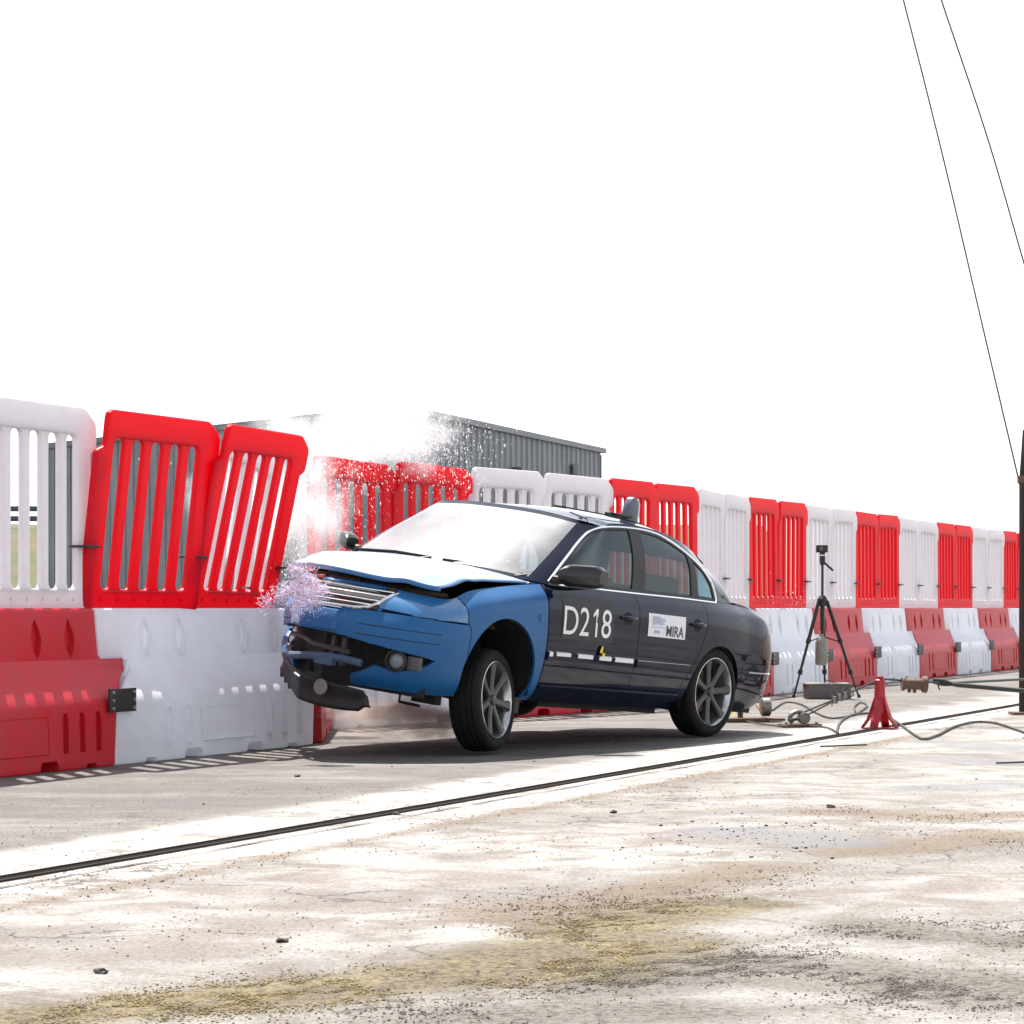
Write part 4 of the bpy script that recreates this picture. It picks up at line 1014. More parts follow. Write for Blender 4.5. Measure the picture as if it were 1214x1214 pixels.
# bonnet, sprung and buckled
P = []
def hood(u_, v):
    xr = 2.335 + .115 * (1 - v * v); xf = 3.475 - .19 * abs(v) ** 2.4; x = xr + (xf - xr) * u_
    yw = (.735 - .075 * u_ ** 1.5) * v
    ze = .944 - .012 * u_ - .078 * u_ ** 2.1; zc = .997 - .035 * u_ - .105 * u_ ** 2.6
    z = ze + (zc - ze) * (1 - abs(v) ** 2.3)
    # buckles: a lifted edge near the left headlight, a dip behind it, a cross crease
    z += .010 * math.exp(-(((v - .70) / .10) ** 2 + ((u_ - 1.0) / .22) ** 2))
    z -= .010 * math.exp(-(((v - .93) / .12) ** 2 + ((u_ - .90) / .14) ** 2))
    z += .010 * math.exp(-(((v - 1.0) / .2) ** 2 + ((u_ - .62) / .16) ** 2))
    z += .010 * math.exp(-((u_ - .55 - .15 * v) / .09) ** 2) * (.4 + .6 * v * v) 
    z -= .008 * math.exp(-((u_ - .72 + .10 * v) / .07) ** 2)
    z += .002 * math.sin(9 * v + 7 * u_) * u_
    z += .018 * u_ ** 3 * max(0, 1 - abs(v + .2) * 1.2)
    return (x, yw + .06 * u_ ** 2.2, z)
NU, NVV = 26, 40
for i in range(NU + 1): P.append([hood(i / NU, -1 + 2 * j / NVV) for j in range(NVV + 1)])
P.append([(p[0] - .004, p[1], p[2] - .028) for p in P[-1]])
mb = MB(); mb.grid(P); mb.v = [nose_push(p, .52) for p in mb.v]; ho = mb.build('bonnet', mat('dusty_glare_paint', (.03, .17, .44), .40, vary=.5, vscale=5, col2=(.09, .23, .46), coat=1.0, crough=.45, bump=.03, bscale=14, dust=1.0), car, ang=50, fix=False); ho['label'] = 'buckled blue bonnet sprung open along its front edge'  # paler blue and white sheen: dust, plus sun glare put into the paint
sm = ho.modifiers.new('s', 'SOLIDIFY'); sm.thickness = .012; sm.offset = 1
# engine bay under it
mb = MB(); mb.box((2.68, .0, .70), (.85, 1.24, .16)); 
for k in range(26):
    mb.box((3.25 + random.uniform(-.25, .1), random.uniform(-.5, .50), .78 + random.uniform(-.02, .02)), (random.uniform(.05, .2), random.uniform(.05, .2), random.uniform(.03, .08)), Matrix.Rotation(random.uniform(-.5, .5), 3, 'Z'))
mb.tube([(3.30, -.5, .80), (3.36, 0, .815), (3.24, .48, .79), (3.05, .62, .79)], .022, 8)
mb.v = [nose_push(p) for p in mb.v]; mb.build('engine_bay', M_bay, car, bevel=.004, seg=1)
mb = MB(); mb.box((3.22, .0, .72), (.22, 1.0, .10)); mb.v = [nose_push(p) for p in mb.v]; mb.build('slam_panel', M_dark, car)
# grille: surround, dark recess, chrome bars
GT = lambda y: .772 - .02 * abs(y); 
gbk = MB(); PPs = [(-.50, .765), (0, .775), (.50, .765), (.46, .70), (.38, .655), (0, .645), (-.38, .655), (-.46, .70)]
def nosex(y, z):
    h = bvh_low.ray_cast(Vector((5, abs(y), z)), Vector((-1, 0, 0))); return h[0].x if h[0] is not None else 3.55
def npt(y, z, off): return nose_push((nosex(y, z) + off, y, z))
P = [[npt(y, .658 + (.80 - .658) * t, -.02) for t in np.linspace(0, 1, 6)] for y in np.linspace(-.49, .49, 25)]
mb = MB(); mb.grid(P); gr = mb.build('radiator_grille', M_dark, car, fix=False)
for z, hw in ((.772, .486), (.742, .476), (.711, .460), (.682, .428)):
    mb = MB(); mb.tube([npt(y, z, .004) for y in np.linspace(-hw, hw, 27)], .0055, 6); mb.build('grille_bar', M_chrome, gr)
sur = [(-.505, .795), (-.49, .745), (-.465, .70), (-.42, .668), (-.34, .655), (0, .650), (.34, .655), (.42, .668), (.465, .70), (.49, .745), (.505, .795)]
mb = MB(); q = []
for a, b_ in zip(sur[:-1], sur[1:]):
    k = max(2, int(abs(b_[0] - a[0]) / .04)); q += [npt(a[0] + (b_[0] - a[0]) * i / k, a[1] + (b_[1] - a[1]) * i / k, .008) for i in range(k)]
q.append(npt(*sur[-1], .008)); mb.tube(q, .009, 6); mb.build('grille_surround', M_chrome, gr)
mb = MB(); c = npt(0, .722, .012); mb.lathe([(-.012, .0), (-.012, .058), (.006, .062), (.012, .055), (.008, .048), (.008, 0)], 24, 'x', c); mb.build('badge', M_chrome, gr)
# panel between grille and bonnet edge, painted
e7 = extract(bm, lay, (7,), both=True)
for f in [f for f in e7.faces if f.calc_center_median().z < .792 and f.calc_center_median().y < .475 and f.calc_center_median().y > -.475]: e7.faces.remove(f)
panel(e7, 'grille_top_panel', M_blue, car, gap=0.0, depth=.01, push=True)
# plate plinth on the bumper
P = [[npt(y, z, .016 if (abs(y) < .255 and .505 < z < .625) else .002) for z in (.495, .506, .55, .60, .624, .632)] for y in (-.27, -.254, -.15, 0, .15, .254, .27)]
mb = MB(); mb.grid(P); mb.build('plate_plinth', M_blue, bumper, ang=20, fix=False)
mb = MB(); mb.tube([npt(y, .640, .012) for y in np.linspace(.06, .27, 8)], .005, 6); mb.build('chrome_strip', M_chrome, bumper)
# rub strips pressed into the bumper corners
for s in (1, -1):
    for z in (.505, .565):
        mb = MB(); mb.tube([npt(s * y, z, -.001) for y in np.linspace(.40, .80, 14)], .0032, 5); mb.build('seam', M_dark, bumper)
# what shows inside the intake
mb = MB(); P = [[nose_push((3.43 - .10 * (y / .7) ** 2, y, z)) for z in (.17, .26, .33, .40, .50)] for y in np.linspace(-.68, .74, 15)]; mb.grid(P); mb.build('radiator', mat('radiator_core', (.012, .012, .013), .6, bump=.8, bscale=220), bumper, fix=False)
mb = MB()
for y in (.16, .24): mb.box(nose_push((3.52, y, .375)), (.03, .028, .17))
mb.tube([nose_push((3.56 - .05 * abs(y), y, .415 - .06 * abs(y + .3))) for y in np.linspace(-.6, .3, 10)], .016, 6)
mb.build('intake_strut', mat('grey_plastic', (.09, .085, .085), .6), bumper)
mb = MB(); mb.tube([nose_push((3.66 - .28 * y * y, y, .315 + .03 * math.sin(5 * y) - .02 * y)) for y in np.linspace(-.55, .44, 18)], [.024] * 18, 8); mb.box(nose_push((3.645, .20, .318)), (.05, .13, .06)); mb.build('lower_bar', mat('scuffed_bar', (.05, .10, .18), .6, vary=.6, vscale=9, col2=(.05, .05, .06)), bumper)
for s in (1,):
    c = Vector(nose_push((nosex(.62, .375) - .035, .62, .375)))
    R_ = Matrix.Rotation(math.radians(20), 3, 'Z')
    mb = MB(); mb.lathe([(-.05, .0), (-.05, .072), (.02, .068), (.024, .056), (-.0, .048)], 24, 'x'); mb.v = [tuple(R_ @ Vector(p) + c) for p in mb.v]; fg = mb.build('fog_lamp', M_blk, bumper)
    mb = MB(); mb.lathe([(.004, .0), (.002, .030), (-.006, .046)], 24, 'x'); mb.v = [tuple(R_ @ Vector(p) + c) for p in mb.v]; mb.build('lens', mat('fog_lens', (.16, .19, .21), .25, coat=.6), fg)
    mb = MB(); mb.box(c + Vector((-.045, .10, .0)), (.03, .10, .08)); mb.build('bezel', mat('grey_plastic', (.09, .085, .085)), fg, bevel=.008)
# torn lower grille hanging under the nose
mb = MB(); P = []
for i in range(25):
    u_ = i / 24; x = 3.70 - .10 * u_; y = -.42 + .90 * u_; zt = .300 - .02 * math.sin(3 * u_) - .125 * u_; hh = (.125 + .055 * math.sin(math.pi * u_) + .022 * (i % 2) * (u_ < .25)) * (1 if u_ < .92 else .8)
    P.append([nose_push((x + .008 * math.sin(9 * t) - .03 * t, y + .05 * t, zt - hh * t + .004 * (int(t * 7) % 2))) for t in np.linspace(0, 1, 8)])
mb.grid(P); hang = mb.build('torn_lower_grille', mat('torn_plastic', (.011, .010, .011), .5, bump=.4, bscale=30), car, fix=False, ang=25); hang['label'] = 'torn black lower grille hanging below the bumper'
sm = hang.modifiers.new('s', 'SOLIDIFY'); sm.thickness = .012
c = Vector(nose_push((3.668, .20, .150))); mb = MB(); mb.lathe([(-.0, .0), (.0, .044), (-.012, .05)], 20, 'x', c); mb.build('lamp_hole', mat('pale_plastic', (.18, .17, .17), .5), hang)
mb = MB(); mb.tube([nose_push((3.685, .0, .205)), nose_push((3.683, .05, .190))], .006, 6); mb.build('bright_clip', M_white, hang)
mb = MB(); mb.box((3.16, .66, .165), (.06, .18, .06)); mb.tube([(3.24, .52, .17), (3.24, .52, .12), (3.22, .66, .115)], .010, 6); mb.build('tow_bracket', M_dark, car)
# ---- wheels
def tyre_mb(R_=.318, w=.205):
    h = w / 2; pr = [(-h * .80, .236), (-h * .98, .254), (-h * 1.0, .272), (-h * .93, .298), (-h * .80, .311)]
    for g in (-.60, -.25, .25, .60):
        pr += [(h * (g - .05), R_ - (.002 if abs(g) > .5 else 0)), (h * (g - .045), R_ - .009), (h * (g + .045), R_ - .009), (h * (g + .05), R_ - (.002 if abs(g) > .5 else 0))]
    pr += [(h * .80, .311), (h * .93, .298), (h * 1.0, .272), (h * .98, .254), (h * .80, .236)]
    mb = MB(); mb.lathe(pr, 56, 'y'); return mb
def wheel(loc, steer=0, camber=0, spin=0.2, s=1):
    w = empty('wheel', loc, (math.radians(camber), spin, math.radians(steer))); w.parent = car; w.rotation_mode = 'ZXY'
    tyre_mb().build('tyre', M_tyre, w, ang=40)
    y = s * .092
    mb = MB(); mb.lathe([(-.085 * s, .205), (-.08 * s, .222), (.06 * s, .224), (.085 * s, .236), (.098 * s, .241), (.100 * s, .235), (.088 * s, .224), (.05 * s, .212), (-.06 * s, .200)], 48, 'y'); rim = mb.build('rim', mat('rim_lip', (.55, .55, .56), .25, .9, vary=.4, vscale=18), w)
    for k in range(7):
        a = 2 * math.pi * k / 7; mb = MB(); ca, sa = math.cos(a), math.sin(a); P = []
        for r, hw, yy in ((.045, .026, .062), (.09, .022, .066), (.14, .022, .072), (.19, .029, .080), (.226, .038, .086)):
            row = []
            for t, dy in ((-1, -.03), (-1, 0), (-.55, .010), (.55, .010), (1, 0), (1, -.03)):
                row.append((r * ca - hw * t * sa, s * (yy + dy), r * sa + hw * t * ca))
            P.append(row)
        mb.grid(P); mb.build('spoke', M_alloy, rim, fix=True, ang=30)
    mb = MB(); mb.lathe([(.03 * s, .062), (.066 * s, .060), (.072 * s, .048), (.070 * s, .034), (.084 * s, .030), (.088 * s, 0)], 24, 'y'); mb.build('hub_cap', mat('hub_dark', (.07, .068, .068), .4, .5), rim)
    mb = MB(); mb.lathe([(-.03 * s, .02), (-.03 * s, .15), (-.015 * s, .15), (-.015 * s, .02)], 32, 'y'); mb.build('brake_disc', M_rust, w)
    mb = MB(); mb.lathe([(-.07 * s, .0), (-.07 * s, .20)], 24, 'y'); mb.build('barrel', M_dark, w)
    return w
wheel((2.71, .765, .185), steer=13, camber=6.5, spin=.3)
wheel((-.012, .775, .342), camber=5, spin=.55)
wheel((2.36, -.60, .40), steer=24, spin=.1, s=-1)
wheel((-.0, -.76, .25), spin=.7, s=-1)
# suspension arms seen through the front arch
mb = MB(); mb.tube([(2.70, .68, .20), (2.45, .40, .22)], .025, 6); mb.tube([(2.70, .66, .17), (2.9, .35, .2)], .022, 6); mb.tube([(2.48, .79, .205), (2.30, .79, .21)], .010, 6); mb.tube([(2.48, .79, .125), (2.33, .78, .13)], .010, 6); mb.box((2.38, .72, .165), (.14, .12, .10)); mb.build('suspension_arm', mat('susp', (.035, .033, .032), .6), car)
# ---- cabin
def seat(x, y, w=.50):
    e = MB(); 
    for i, (zz, hw, th, xx) in enumerate(()): pass
    P = []
    for i in range(11):
        t = i / 10; zz = .42 + .62 * t; hw = w / 2 * (1 - .12 * t ** 3); th = .09 * (1 - .35 * t); xx = x - .20 * t
        P.append([(xx + th * math.copysign(abs(math.cos(a)) ** .6, math.cos(a)), y + hw * math.copysign(abs(math.sin(a)) ** .6, math.sin(a)), zz) for a in np.linspace(0, 2 * math.pi, 17)])
    e.grid(P); e.f.append(tuple(range(16))); e.f.append(tuple(10 * 17 + k for k in range(16)))
    s_ = e.build('seat', M_seat, car)
    mb = MB(); mb.box((x - .235, y, 1.135), (.09, .27, .17)); mb.tube([(x - .2, y + .06, 1.0), (x - .22, y + .06, 1.1)], .008); mb.tube([(x - .2, y - .06, 1.0), (x - .22, y - .06, 1.1)], .008); mb.build('headrest', M_seat, s_, bevel=.035, seg=3)
    mb = MB(); mb.box((x + .22, y, .40), (.50, w, .16)); mb.build('cushion', M_seat, s_, bevel=.04, seg=3)
seat(1.32, .37); seat(1.32, -.37)
mb = MB(); mb.box((.16, 0, .70), (.16, 1.30, .58), Matrix.Rotation(-.35, 3, 'Y')); mb.box((.40, 0, .42), (.5, 1.30, .16)); be_ = mb.build('rear_bench', M_seat, car, bevel=.05, seg=3)
for y in (.36, -.36): mb = MB(); mb.box((.06, y, 1.03), (.08, .27, .14)); mb.build('headrest', M_seat, be_, bevel=.03, seg=3)
mb = MB(); P = [[(2.40, y, .90), (2.25, y, .955), (2.02, y, .965), (1.90, y, .92), (1.88, y, .75), (1.98, y, .55)] for y in np.linspace(-.70, .70, 9)]; mb.grid(P); mb.build('dashboard', M_seat, car, fix=False)
mb = MB(); mb.lathe([(.012 * math.cos(a), .18 + .014 * math.sin(a)) for a in np.linspace(0, 2 * math.pi, 9)[:-1]], 28, 'x', closed=True); Rw = Matrix.Rotation(math.radians(-25), 3, 'Y'); mb.v = [tuple(Rw @ Vector(p) + Vector((1.80, -.37, .93))) for p in mb.v]; mb.tube([(1.82, -.54, .94), (1.84, -.37, .92), (1.82, -.20, .94)], .018, 6); mb.build('steering_wheel', M_blk, car)
mb = MB(); mb.box((1.66, 0, 1.345), (.03, .24, .065)); mb.build('interior_mirror', M_blk, car, bevel=.012)
# device on the roof
mb = MB()
rz = 1.462
mb.prism([(.43, rz - .02), (.415, rz + .09), (.385, rz + .145), (.35, rz + .156), (.31, rz + .145), (.29, rz + .10), (.285, rz - .02)], .17, .225); dv = mb.build('roof_beacon', mat('beacon_grey', (.10, .12, .17), .4), car, bevel=.012)
mb = MB(); mb.prism([(.283, rz - .02), (.287, rz + .10), (.307, rz + .140), (.300, rz + .142), (.270, rz + .10), (.262, rz - .02)], .172, .223); mb.build('white_edge', M_white, dv)
mb = MB(); mb.box((.50, .20, rz + .012), (.22, .10, .022)); mb.tube([(.60, .20, rz + .015), (.66, .20, rz + .002)], .02, 6); mb.build('beacon_base', M_blk, dv, bevel=.006)
mb = MB(); mb.box((1.27, .20, 1.463), (.05, .07, .012)); mb.tube([(1.27, .22, 1.464), (1.0, .46, 1.452), (.8, .57, 1.43)], .005, 5); mb.build('roof_sensor', M_blk, car)
mb = MB(); mb.tube([(1.50, .578, 1.378), (1.47, .55, 1.402), (1.45, .40, 1.432)], .005, 5); mb.build('roof_seam', M_dark, car)
bm.free()
# ================================================================== things beside the track
KD = F * H / (2600 * .945)
M_cable = mat('steel_cable', (.055, .06, .055), .5, .5); M_hose = mat('dark_cable', (.03, .033, .025), .6); M_tri = mat('tripod_black', (.012, .012, .014), .45)
def smooth_pts(pts, per=8):
    q, _ = catmull(np.array([[p] for p in pts], float).reshape(len(pts), 1, 3), per); return [tuple(r[0]) for r in q]
def cable(pts, r, name, m, parent=None, per=8, n_=6): mb = MB(); mb.tube(smooth_pts(pts, per), r, n_); return mb.build(name, m, parent)
# tripod with a small camera
tb = gpt(975, 828); tb.z = 0
tp = empty('tripod', tb); tag(tp, 'black camera tripod standing in front of the barrier', 'tripod')
hubz = .98; feet = [(-.30, -.10), (.06, .28), (.36, -.06)]
for fx, fy in feet:
    top_ = Vector((fx * .12, fy * .12, hubz)); ft = Vector((fx, fy, .01)); k1 = top_.lerp(ft, .42); k2 = top_.lerp(ft, .74)
    mb = MB(); mb.tube([top_, k1], .019, 8); mb.tube([k1, k2], .014, 8); mb.tube([k2, ft], .010, 8)
    for q in (k1, k2): mb.tube([q + (top_ - q).normalized() * .025, q - (top_ - q).normalized() * .02], .024, 8)
    mb.lathe([(0, .02), (.03, .014)], 8, 'z', ft); mb.build('leg', M_tri, tp)
mb = MB(); mb.lathe([(-.06, .02), (-.05, .045), (.02, .05), (.05, .03)], 12, 'z', (0, 0, hubz)); mb.build('hub', M_tri, tp)
mb = MB(); mb.tube([(0, 0, hubz - .34), (0, 0, hubz + .36)], .013, 8); mb.tube([(0, 0, hubz - .30), (0, 0, hubz - .05)], .022, 8); mb.build('centre_column', M_tri, tp)
mb = MB()
for fx, fy in feet: q = Vector((fx * .12, fy * .12, hubz)).lerp(Vector((fx, fy, 0)), .42); mb.tube([(0, 0, hubz - .36), q], .007, 6)
mb.build('spreader', M_tri, tp)
mb = MB(); mb.box((0, 0, hubz + .39), (.05, .05, .06)); mb.tube([(0, 0, hubz + .40), (.10, -.06, hubz + .30)], .012, 6); mb.tube([(0, 0, hubz + .40), (0, 0, hubz + .45)], .03, 8); mb.build('pan_head', M_tri, tp, bevel=.004)
cb = empty('action_camera', tb + Vector((0, 0, hubz + .475))); tag(cb, 'small black camera clamped on top of the tripod', 'camera')
mb = MB(); mb.box((-.005, 0, .045), (.115, .06, .075)); mb.build('camera_body', M_tri, cb, bevel=.008)
mb = MB(); mb.lathe([(-.07, 0), (-.07, .022), (-.03, .025)], 14, 'y', (-.02, 0, .045)); mb.build('lens', mat('lens_dark', (.01, .01, .02), .1, coat=1), cb)
mb = MB(); mb.box((.0, 0, .0), (.05, .045, .03)); mb.build('mount', M_tri, cb, bevel=.004)
wb = empty('hanging_weight', tb + Vector((-.01, .0, 0))); tag(wb, 'pale plastic bottle hung as a weight below the tripod', 'bottle')
mb = MB(); mb.lathe([(.33, 0), (.335, .05), (.36, .062), (.56, .062), (.60, .045), (.625, .022), (.645, .022), (.645, 0)], 16, 'z'); mb.build('bottle_body', mat('cloudy_plastic', (.33, .34, .29), .25, vary=.5, vscale=12, col2=(.15, .17, .14), trans=.2), wb)
mb = MB(); mb.tube([(0, 0, .64), (0, 0, .70)], .004, 5); mb.build('hanging_cord', M_blk, wb)
# box beside the tripod
gb_ = gpt(982, 829); bx = empty('steel_box', (gb_.x, gb_.y + .12, 0), (0, 0, .06)); tag(bx, 'low grey steel box on the ground behind the tripod legs', 'box')
mb = MB(); mb.box((0, 0, .075), (.44, .26, .14)); mb.build('case', mat('box_grey', (.10, .095, .09), .6, vary=.5, vscale=9, col2=(.16, .13, .11)), bx, bevel=.006)
mb = MB(); mb.box((0, 0, .152), (.455, .275, .012)); mb.build('lid', mat('box_lid', (.30, .28, .26), .6), bx, bevel=.003)
mb = MB(); mb.tube([(-.02, 0, .158), (-.02, 0, .185), (.06, 0, .185), (.06, 0, .158)], .007, 6); mb.build('handle', M_steel, bx)
# red jack stand
js = gpt(1043, 864); st = empty('jack_stand', (js.x, js.y, 0), (0, 0, .3)); tag(st, 'red steel jack stand carrying the tow cable', 'jack stand')
M_jack = mat('jack_red', (.42, .012, .020), .5, vary=.5, vscale=14, col2=(.22, .03, .03), bump=.1)
mb = MB(); mb.lathe([(.12, .055), (.20, .045), (.34, .036), (.365, .040), (.372, .03), (.345, .026), (.345, 0)], 16, 'z'); mb.build('column', M_jack, st)
for k in range(4):
    a_ = math.pi / 4 + k * math.pi / 2; ca, sa = math.cos(a_), math.sin(a_); P = []
    for r, z, w in ((.030, .24, .026), (.055, .15, .034), (.085, .07, .036), (.135, .004, .030)):
        P.append([(r * ca - w * t * sa, r * sa + w * t * ca, z) for t in (-1, -.4, .4, 1)])
    mb = MB(); mb.grid(P); o = mb.build('leg', M_jack, st, fix=False); sm = o.modifiers.new('s', 'SOLIDIFY'); sm.thickness = .008
mb = MB(); mb.lathe([(.002, .0), (.002, .15), (.010, .15), (.010, .0)], 4, 'z'); mb.build('foot_plate', M_jack, st)
mb = MB(); mb.box((0, -.0, .385), (.03, .075, .022)); mb.build('saddle', M_jack, st, bevel=.004)
# anchor plate with shackle, and the tow cable
an = gpt(948, 862); ak = empty('anchor_plate', (an.x, an.y, 0), (0, 0, .2)); tag(ak, 'steel anchor plate with a shackle holding the tow cable', 'anchor')
mb = MB(); mb.box((0, 0, .016), (.30, .18, .020)); mb.build('plate', M_rust, ak, bevel=.003)
mb = MB(); mb.tube(smooth_pts([(-.06, 0, .03), (-.075, 0, .08), (-.03, 0, .115), (.03, 0, .10), (.05, 0, .06), (.03, 0, .03)]), .018, 8); mb.tube([(-.10, -.05, .055), (.0, .06, .06)], .013, 8); mb.build('shackle', M_steel, ak)
mb = MB(); mb.lathe([(-.045, 0), (-.045, .042), (.045, .042), (.045, 0)], 14, 'y', (.03, 0, .07)); mb.build('pulley', mat('pulley', (.16, .15, .13), .5, .5), ak)
for x in (-.12, .12): mb = MB(); mb.lathe([(.026, .014), (.04, .012), (.04, 0)], 6, 'z', (x, -.05, 0)); mb.build('bolt', M_steel, ak)
S0 = Vector((js.x, js.y - .01, .375)); A0 = Vector((an.x + .04, an.y, .10))
tc_ = empty('tow_cable', A0); tag(tc_, 'taut steel tow cable from the anchor over the jack stand to the right', 'cable')
def rel(*p): return [tuple(Vector(q) - A0) for q in p]
K0 = A0.lerp(S0, .52); side_ = Vector((.0, .02, .016))
mb = MB(); mb.tube(rel(K0, S0), .008, 6); mb.tube(rel(A0 + side_, K0), .007, 6); mb.tube(rel(A0 - side_, K0), .007, 6); mb.tube(rel(K0 - (S0 - A0) * .1, K0 + (S0 - A0) * .06 + Vector((0, 0, .05))), .006, 5); mb.build('sling', M_cable, tc_)
for q in (.40, .47, .54): p = A0.lerp(S0, q); mb = MB(); mb.box(p - A0, (.028, .03, .055)); mb.tube(rel(p + Vector((-.02, 0, -.045)), p + Vector((-.02, 0, .045))), .006, 5); mb.build('cable_clamp', M_steel, tc_, bevel=.003)
E1 = dpt(1120, 810, 17.4 * KD); E2 = dpt(1260, 803, 19.0 * KD); E3 = dpt(1260, 823, 17.6 * KD)
mb = MB(); mb.tube(rel(S0, E1), .0075, 6); mb.tube(rel(E1, E2), .010, 6); mb.build('main_cable', M_cable, tc_)
mb = MB(); mb.tube(rel(E1, dpt(1135, 812, 17.4 * KD), E3), [.008, .018, .017], 8); mb.build('rubber_sleeve', mat('sleeve', (.035, .04, .035), .6), tc_)
mb = MB(); mb.tube(rel(dpt(1106, 807, 17.4 * KD), dpt(1118, 809, 17.4 * KD), dpt(1128, 811, 17.4 * KD)), [.022, .030, .016], 8); mb.tube(rel(dpt(1112, 812, 17.4 * KD), dpt(1114, 818, 17.4 * KD)), .006, 5); mb.build('tape_knot', M_blk, tc_)
# rusty roller hanging on the cable
rc = dpt(1083, 811, 17.25 * KD); ro_ = empty('cable_roller', rc, (0, .04, .06)); tag(ro_, 'rusty steel roller threaded on the tow cable', 'roller')
mb = MB(); mb.lathe([(-.085, .0), (-.09, .05), (-.075, .056), (-.06, .042), (.055, .042), (.07, .062), (.10, .064), (.105, .05), (.105, 0)], 20, 'x'); mb.build('drum', M_rust, ro_)
for x in (-.03, .01): mb = MB(); mb.lathe([(-.03, .0), (-.03, .014), (0, .014)], 8, 'z', (x, 0, -.035)); mb.build('bolt', M_rust, ro_)
# loose cables on the ground
def gl(pts, z=.012): return [gpt(x, y, z) for x, y in pts]
def loose(pts, r, label, nm='loose_cable'):
    q = gl([(x, y) for x, y, _ in smooth_pts([(x, y, 0) for x, y in pts], 8)]); o0 = q[0].copy(); e = MB().tube([p - o0 for p in q], r, 6).build(nm, M_hose); e.location = o0; tag(e, label, 'cable', 'loose cables around the anchor')
loose([(992, 868), (995, 858), (1004, 850), (1022, 846), (1045, 847), (1062, 855), (1080, 868), (1095, 876), (1110, 872), (1130, 862), (1155, 856), (1180, 857), (1200, 863), (1225, 872)], .009, 'long dark cable snaking from the anchor across the concrete to the right edge')
loose([(872, 852), (890, 856), (930, 861), (965, 861), (985, 864), (994, 869)], .007, 'thin cable lying between the car rear wheel and the anchor plate')
loose([(915, 842), (930, 833), (950, 835), (968, 845), (985, 851), (1005, 849), (1022, 842), (1028, 836), (1020, 833), (1013, 838), (1014, 844)], .008, 'thin looped cable behind the anchor plate')
loose([(985, 826), (1000, 820), (1012, 822), (1003, 828), (990, 830)], .006, 'pale coil of thin cord on the ground right of the steel box')
# second anchor with yellow strap near the rear wheel
a2 = gpt(893, 856); s2 = empty('strap_anchor', (a2.x, a2.y, 0), (0, 0, .1)); tag(s2, 'ground anchor with a yellow strap and a cable drum behind the rear wheel', 'anchor')
mb = MB(); mb.box((-.06, 0, .02), (.34, .22, .03)); mb.box((.14, .05, .02), (.22, .2, .02)); mb.build('plate', M_rust, s2, bevel=.004)
mb = MB(); mb.lathe([(-.04, 0), (-.04, .06), (-.03, .075), (.03, .075), (.04, .06), (.04, 0)], 14, 'x', (.10, 0, .12)); mb.build('cable_drum', M_steel, s2)
mb = MB(); P = [[(-.16 + .02 * k, -.03 + w, .05 + .10 * math.sin(k / 12 * math.pi) ** .7 + .012 * math.sin(k)) for w in (0, .05)] for k in range(13)]; mb.grid(P); mb.build('yellow_strap', mat('strap_yellow', (.62, .42, .05), .7), s2, fix=False)
mb = MB(); mb.tube([(-.10, .02, .03), (-.10, .02, .10)], .022, 8); mb.build('post', M_rust, s2)
# bits of debris
for px, py, w, label in ((1000, 887, .30, 'thin dark strip lying beside the guide rail'), (1210, 907, .28, 'flat dark strip on the concrete at the right edge')):
    c = gpt(px, py); mb = MB(); P = [[(x, y, .012 + .006 * math.sin(9 * x)) for y in (-.012, .012)] for x in np.linspace(-w / 2, w / 2, 9)]; mb.grid(P); o = mb.build('debris_strip', M_hose, fix=False); sm = o.modifiers.new('s', 'SOLIDIFY'); sm.thickness = .010; o.location = (c.x, c.y, 0); o.rotation_euler.z = -.15; tag(o, label, 'debris')
# dark post with two stay wires
pb = gpt(1208, 847); post = empty('steel_post', (pb.x + .06, pb.y, 0)); tag(post, 'dark rusty steel post at the right edge', 'post')
mb = MB(); mb.tube([(0, 0, 0), (.0, 0, 2.0), (.022, 0, 2.42)], [.062, .060, .052], 10); mb.build('shaft', mat('post_dark', (.022, .017, .015), .6, .3, vary=.5, vscale=8, col2=(.06, .035, .02)), post)
mb = MB(); mb.box((0, 0, .012), (.26, .26, .022)); mb.build('foot_plate', M_rust, post, bevel=.003)
mb = MB(); mb.lathe([(-.03, .068), (-.03, .075), (.03, .075), (.03, .068)], 14, 'z', (0, 0, 2.0)); mb.build('collar', M_rust, post)
for pts, label in ((((1211, 583), (1168, 400), (1115, 174), (1071, 0), (1020, -190)), 'stay wire running up from the dark post, left of the two'), (((1290, 560), (1252, 440), (1214, 312), (1174, 174), (1116, 0), (1060, -170)), 'stay wire in the upper right corner, right of the two')):
    q = [dpt(x, y, pb.y - .02 * i) for i, (x, y) in enumerate(pts)]; mb = MB(); mb.tube(smooth_pts(q, 10), .0075, 6); tag(mb.build('stay_wire', mat('wire_grey', (.10, .11, .115), .4, .6)), label, 'wire', 'stay wires of the dark post')
# ================================================================== water thrown up by the impact
KS = 1.195
def drops(name, label, P, R_, m, stretch=None):
    octv = np.array([(1, 0, 0), (-1, 0, 0), (0, 1, 0), (0, -1, 0), (0, 0, 1), (0, 0, -1)], float); octf = np.array([(0, 2, 4), (2, 1, 4), (1, 3, 4), (3, 0, 4), (2, 0, 5), (1, 2, 5), (3, 1, 5), (0, 3, 5)])
    N_ = len(P); S = np.ones((N_, 3)) if stretch is None else stretch
    V_ = (P[:, None, :] + octv[None] * R_[:, None, None] * S[:, None, :]).reshape(-1, 3); F_ = (octf[None] + (np.arange(N_) * 6)[:, None, None]).reshape(-1, 3)
    me = bpy.data.meshes.new(name); me.from_pydata(V_.tolist(), [], F_.tolist()); shade(me, 180); me.materials.append(m); return tag(link(name, me), label, 'water', kind='stuff')
M_drop = mat('water_drop', (.85, .86, .88), .15, trans=.55, tcol=(.95, .95, .97), spec=.8)
